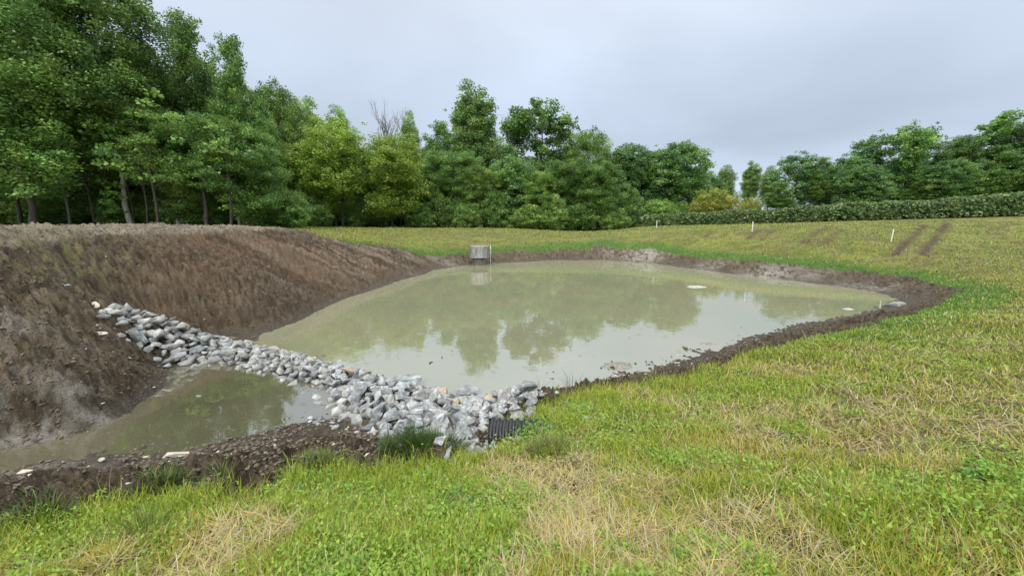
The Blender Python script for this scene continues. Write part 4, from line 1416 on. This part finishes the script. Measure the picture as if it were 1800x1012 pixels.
# the middle group beyond the pond
T('poplar', 545, 172, 120, 60, 'pale green airy tree with a spiky top beside the yellow green willow', 'poplar_tree', rz=.5)
T('poplar', 600, 185, 100, 60, 'pale airy tree just before the bare grey tree', 'poplar_tree', rz=2.5)
T('poplar', 512, 168, 100, 58, 'pale airy tree rising behind the lighter leafy tree of the wood', 'poplar_tree', rz=4.1)
T('willow', 585, 206, 135, 41, 'yellow green willow with dark forked trunks nearer the wood', 'willow_tree', rz=.2)
T('willow', 692, 228, 135, 41, 'broad yellow green willow with a drooping rounded head beside the dark trees', 'willow_tree', rz=1.9)
T('poplar', 722, 195, 62, 60, 'small headed light tree rising behind the broad yellow green willow', 'poplar_tree', rz=1.2)
T('poplar', 832, 143, 150, 58, 'tallest pale green poplar in the middle group, spiky against the sky', 'poplar_tree', rz=3.1)
T('oak', 946, 172, 128, 54, 'dark oak with a clumpy head and sky gaps beside the tall poplar', 'oak_tree', rz=.3)
T('poplar_dark', 775, 205, 95, 55, 'dark tree with a ragged top between the willow and the tall poplar', 'woodland_tree', rz=.9)
T('poplar_dark', 748, 285, 85, 45, 'dark ragged tree just beside the broad yellow green willow', 'dense_tree', rz=.4)
T('maple', 800, 262, 100, 46, 'dark full tree low in front of the tall poplar', 'dense_tree', rz=.4)
T('maple_light', 850, 290, 80, 44.5, 'smaller mid green tree between the dark full tree and the oak foot', 'dense_tree', rz=2.9)
T('round_dark', 900, 268, 95, 46.5, 'rounded dark tree low in front between poplar and oak', 'dense_tree', rz=2.0)
T('maple_light', 950, 300, 85, 45, 'mid green tree directly below the clumpy oak head', 'dense_tree', rz=4.4)
T('maple', 997, 280, 90, 46, 'dark tree low in front just past the oak', 'dense_tree', rz=3.2)
T('maple_light', 1035, 230, 95, 54, 'fresh green pointed tree just past the oak', 'maple_tree', rz=3.7)
T('maple', 1052, 285, 95, 45, 'dark tree bulging out over the turf where the low gap begins', 'dense_tree', rz=5.1)
T('round_dark', 1105, 246, 110, 54, 'dark broad tree between the pointed tree and the rounded end tree', 'dense_tree', rz=.9)
T('field_tree', 1160, 252, 100, 55, 'dark tree with a flat top in front of the rounded end tree', 'field_tree', rz=1.9)
T('round_dark', 1195, 243, 105, 52, 'rounded dark end tree where the tree line drops to the yellow bush', 'dense_tree', rz=3.9)
def bare(px, top, y, label, w=1.0):
    mid = at_y(px, (top + 398) / 2, y)
    z = gz(mid[0], y)
    hh = at_y(px, top, y)[2] - z
    root = empty('bare_tree', (mid[0], y, z), label, 'tree', None, rr.uniform(0, 6), (hh / 10 * w, hh / 10 * w, hh / 10))
    mesh_obj('trunk', BARE, root)


bare(650, 155, 56, 'leafless grey dead tree standing between the two yellow green willows', 1.15)
bare(890, 186, 62, 'leafless grey tree peeping between the tall poplar and the oak', 1.0)
# far gap and the row behind the long hedge
T('poplar', 1272, 290, 62, 78, 'distant loose tree just behind the yellow bush', 'distant_tree', rz=.7)
T('poplar', 1318, 283, 56, 80, 'distant spiky tree beside the gap, pale against the sky', 'distant_tree', rz=2.7)
T('poplar', 1352, 292, 60, 76, 'distant thin tree just before the hedge row trees begin', 'distant_tree', rz=3.7)
T('round_dark', 1240, 300, 60, 74, 'distant low dark tree behind the rounded end tree', 'distant_tree', rz=1.7)
T('field_tree', 1395, 262, 85, 52, 'first dark tree of the row behind the hedge, next to the gap', 'field_tree', rz=.1)
T('poplar_dark', 1440, 272, 70, 51, 'narrower dark tree second in the row behind the hedge', 'field_tree', rz=.7)
T('field_tree', 1482, 266, 80, 50, 'dense dark tree third in the row behind the hedge', 'field_tree', rz=5.4)
T('field_tree', 1540, 226, 95, 51, 'loose airy tree of the hedge row with sky gaps and bluish leaves', 'field_tree', rz=2.4)
T('oak', 1595, 214, 90, 49, 'peaked tree standing highest in the middle of the hedge row', 'field_tree', rz=3.9)
T('field_tree', 1640, 236, 75, 52, 'dark tree just past the peaked tree of the hedge row', 'field_tree', rz=5.0)
T('poplar_dark', 1682, 232, 80, 49, 'upright tree between the peaked tree and the big end trees of the hedge row', 'field_tree', rz=2.2)
T('field_tree', 1728, 222, 90, 48, 'broad tree before the highest end tree of the hedge row', 'field_tree', rz=1.3)
T('oak', 1782, 186, 125, 47, 'biggest highest tree of the hedge row at its end', 'field_tree', rz=4.6)
T('field_tree', 1850, 180, 120, 46, 'big dark tree beyond the end of the hedge row', 'field_tree', rz=2.0)
T('yellow_shrub', 1258, 324, 108, 44, 'round golden yellow bush behind the hedge by the tree gap', 'bush', 'bush', wbase=16, rz=.4)
T('yellow_shrub', 1317, 342, 42, 50, 'small brownish bush next to the round golden bush', 'bush', 'bush', wbase=16, rz=2.4)
for i, (px, top, wd) in enumerate(((1368, 318, 60), (1512, 285, 70), (1620, 305, 60), (1668, 275, 75), (1755, 262, 80), (1815, 250, 90))):
    T('round_dark' if i % 2 else 'poplar_dark', px, top, wd * 1.05, 47.5 - i * .7, 'smaller dark tree filling the foot of the tree row behind the long hedge', 'dense_tree', 'tree', 'small trees behind the long hedge')
# understorey at the foot of the wood and of the middle group
for i, (px, top, wd, yy) in enumerate(((-10, 320, 90, 26), (75, 335, 80, 26.5), (195, 340, 70, 26.5), (250, 335, 80, 28), (320, 330, 90, 27), (385, 325, 80, 28), (455, 320, 90, 27.5), (505, 325, 90, 29), (110, 345, 80, 29), (30, 330, 90, 29), (165, 330, 80, 30))):
    T('shrub' if i % 3 else 'shrub_light', px, top, wd, yy, 'leafy undergrowth shrub under the trees of the wood above the brown bank', 'shrub', 'shrub', 'undergrowth of the wood', wbase=13)
for i, (px, top, wd, yy) in enumerate(((530, 325, 70, 38), (560, 355, 50, 37), (628, 350, 60, 42), (655, 330, 60, 44), (735, 350, 60, 41), (770, 325, 80, 44), (822, 352, 70, 42), (868, 330, 70, 43), (925, 355, 80, 42), (972, 335, 60, 43), (1020, 350, 80, 43), (1065, 340, 60, 43.5), (1085, 362, 50, 43), (1110, 325, 60, 46), (1160, 345, 80, 47), (1200, 350, 50, 49))):
    T('shrub' if i % 3 == 1 else 'shrub_light', px, top, wd, yy, 'leafy shrub at the foot of the trees beyond the pond', 'shrub', 'shrub', 'shrubs at the foot of the far trees', wbase=13)
for i, (px, top, wd, yy) in enumerate(((-40, 330, 120, 36), (40, 335, 120, 38), (120, 335, 120, 37), (200, 335, 120, 39), (280, 335, 120, 37), (355, 335, 120, 38), (430, 335, 110, 38), (500, 340, 110, 42), (560, 345, 110, 46), (620, 345, 110, 48), (680, 345, 110, 50), (740, 345, 110, 52))):
    T('shrub', px, top, wd, yy, 'shaded undergrowth shrub deep inside the wood', 'shrub', 'shrub', 'undergrowth deep in the wood', wbase=13)
T('maple', 648, 262, 90, 48, 'dark tree standing behind the gap between the two willows', 'woodland_tree', rz=1.1)
# the depth of the wood behind the front trees
for i, (px, top, wd, yy) in enumerate(((-60, -20, 260, 34), (60, 10, 240, 35), (185, 60, 180, 36), (285, 125, 160, 36), (385, 120, 150, 36), (450, 190, 90, 38), (130, 120, 220, 42), (0, 120, 240, 42), (250, 150, 200, 43), (350, 170, 190, 43), (440, 200, 160, 45))):
    T('maple' if i % 2 else 'round_dark', px, top, wd, yy, 'shaded tree deep inside the wood behind its front trees', 'woodland_tree', 'tree', 'trees deep in the wood')
for i, (px, top, wd, yy) in enumerate(((530, 230, 120, 52), (630, 260, 120, 56), (700, 250, 120, 60), (760, 250, 120, 64), (850, 230, 130, 66), (930, 270, 130, 66), (1000, 270, 120, 64), (1070, 275, 110, 64), (1140, 270, 110, 62))):
    T('round_dark' if i % 2 else 'maple_light', px, top, wd, yy, 'tree standing behind the front trees beyond the pond', 'woodland_tree', 'tree', 'trees behind the far group')
for i, (px, top, wd, yy) in enumerate(((1440, 290, 110, 60), (1510, 285, 110, 60), (1580, 270, 110, 60), (1640, 265, 110, 60), (1700, 265, 110, 58), (1770, 250, 110, 58), (1840, 240, 120, 56))):
    T('field_tree', px, top, wd * .85, yy, 'dark tree standing behind the tree row of the long hedge', 'woodland_tree', 'tree', 'trees behind the hedge row')


# ----------------------------------------------------------------- hedges
def hedge(line, heights, depth, n, label, seed):
    r_ = np.random.default_rng(seed)
    line = np.array(line)
    L = np.concatenate([[0], np.cumsum(np.linalg.norm(np.diff(line[:, :2], axis=0), axis=1))])
    s = r_.uniform(0, L[-1], n)
    x, y = np.interp(s, L, line[:, 0]), np.interp(s, L, line[:, 1])
    hh = np.interp(s, L, heights) * (.88 + .3 * fbm(s * .55, s * 0, 3, seed))
    a = r_.uniform(-1, 1, n)
    top = np.sqrt(np.clip(1 - np.abs(a) ** 3.0, 0, 1))
    z = hh * top * r_.uniform(.02, 1.0, n) ** .5
    bul = .85 + .35 * fbm(s * .8, z * 1.5, 2, seed + 2)
    t = np.array((line[-1, 0] - line[0, 0], line[-1, 1] - line[0, 1])); t /= np.linalg.norm(t)
    nx, ny = -t[1], t[0]
    c = np.stack([x + nx * a * depth * .5 * bul, y + ny * a * depth * .5 * bul, hbase(x, y) + z], -1)
    keep = (np.abs(a) > .25) | (z > hh * .55)
    c = c[keep]
    o = c.mean(0); o[2] = 0
    v, q, col = leaf_cloud(c - o, np.full(len(c), .17) * r_.uniform(.6, 1.4, len(c)), 8, .19, .8, .1, [(.14, .235, .075), (.18, .29, .09), (.235, .34, .12), (.31, .40, .17), (.10, .175, .06)], r_)
    root = empty('hedge', o, label, 'hedge')
    mesh_obj('foliage', np_mesh('foliage', v, q, M_leaf, col), root)
    g = Geo()
    for k in range(int(L[-1] / .6)):
        sx = (k + .5) * .6
        px_, py_ = np.interp(sx, L, line[:, 0]), np.interp(sx, L, line[:, 1])
        b0 = np.array((px_, py_, float(hbase(px_, py_)[0]) - .1)) - o
        for _ in range(2):
            e = b0 + np.array((r_.normal(0, .3), r_.normal(0, .3), np.interp(sx, L, heights) * .8))
            g.tube([b0, b0 * .5 + e * .5 + r_.normal(0, .06, 3), e], [.025, .018, .008], 5)
    mesh_obj('stem', g.mesh('stem', M_dark_bark), root)


hl = [at_y(px, py, y) for px, py, y in ((1187, 397.5, 41), (1350, 393, 37), (1500, 388, 33.6), (1650, 384, 31.6), (1800, 380, 29.6), (1950, 376, 27.6))]
hedge(hl, [1.15, 1.25, 1.35, 1.42, 1.55, 1.6], 1.5, 11000, 'long clipped dark green hedge along the top of the grassy slope', 5)
hl2 = [at_y(px, py, y) for px, py, y in ((1132, 399, 43), (1181, 398, 42))]
hedge(hl2, [1.25, 1.15], 1.4, 1500, 'short clipped hedge separated by a gap from the long hedge', 6)


# ----------------------------------------------------------------- broad-leaved weeds in the turf
def weed(px, py, n, rad, hgt, leaf, pal, label, seed):
    x0, y0 = px2ground(px, py)
    z0 = gz(x0, y0)
    r_ = np.random.default_rng(seed)
    a, q = r_.uniform(0, 6.28, n), np.sqrt(r_.uniform(0, 1, n)) * rad
    zz = hgt * r_.uniform(.25, 1, n) * (1 - .4 * (q / rad) ** 2)
    c = np.stack([q * np.cos(a), q * np.sin(a), zz], -1)
    v, qd, col = leaf_cloud(c, np.full(n, .004), 4, leaf, .6, 0, pal, r_, .2, .55)
    root = empty('weed', (x0, y0, z0), label, 'plant')
    mesh_obj('foliage', np_mesh('foliage', v, qd, M_grass, col), root)
    g = Geo()
    for i in range(0, n, 2):
        g.tube([(c[i, 0] * .2, c[i, 1] * .2, -.02), (c[i, 0] * .7, c[i, 1] * .7, c[i, 2] * .6), tuple(c[i])], [.0025, .002, .0012], 4, False)
    mesh_obj('stem', g.mesh('stem', M_weed_stem), root)


M_weed_stem = noisy_mat('weed_stem', (.08, .14, .03), (.16, .22, .06), 20, .6, .1)
WG = [(.20, .38, .06), (.25, .44, .07), (.16, .32, .055)]
weed(1738, 852, 34, .15, .14, .055, WG, 'broad leaved weed clump standing out of the mown turf far from the pond', 1)
weed(1195, 1003, 16, .07, .07, .045, WG, 'big leaved small weed beside the straw at the picture bottom', 2)
weed(1090, 985, 22, .10, .08, .035, WG, 'round leaved weed patch beside cut straw at the bottom', 3)
weed(960, 985, 26, .10, .10, .032, WG, 'bright clover like weed clump beside the pale straw patch', 4)
weed(640, 885, 60, .26, .13, .034, WG, 'wide bright weed mat between the mud edge and the straw patch', 5)
weed(800, 905, 60, .24, .13, .030, [(.10, .23, .035), (.13, .28, .04)], 'deep green clover clump just before the big straw patch', 6)
weed(560, 868, 50, .24, .15, .03, [(.16, .33, .07), (.2, .38, .09)], 'light bluish green weed clump along the mud edge', 7)
weed(350, 880, 60, .3, .14, .03, [(.15, .32, .06), (.12, .26, .045)], 'low bright weed mat at the mud edge near the rounded grass tuft', 8)
weed(1505, 925, 44, .2, .10, .03, WG, 'clover clump in turf between straw streaks', 9)
weed(945, 765, 70, .26, .20, .036, [(.17, .34, .05), (.22, .39, .06), (.13, .27, .04)], 'lush bright weed clump growing over the black pipe end', 10)
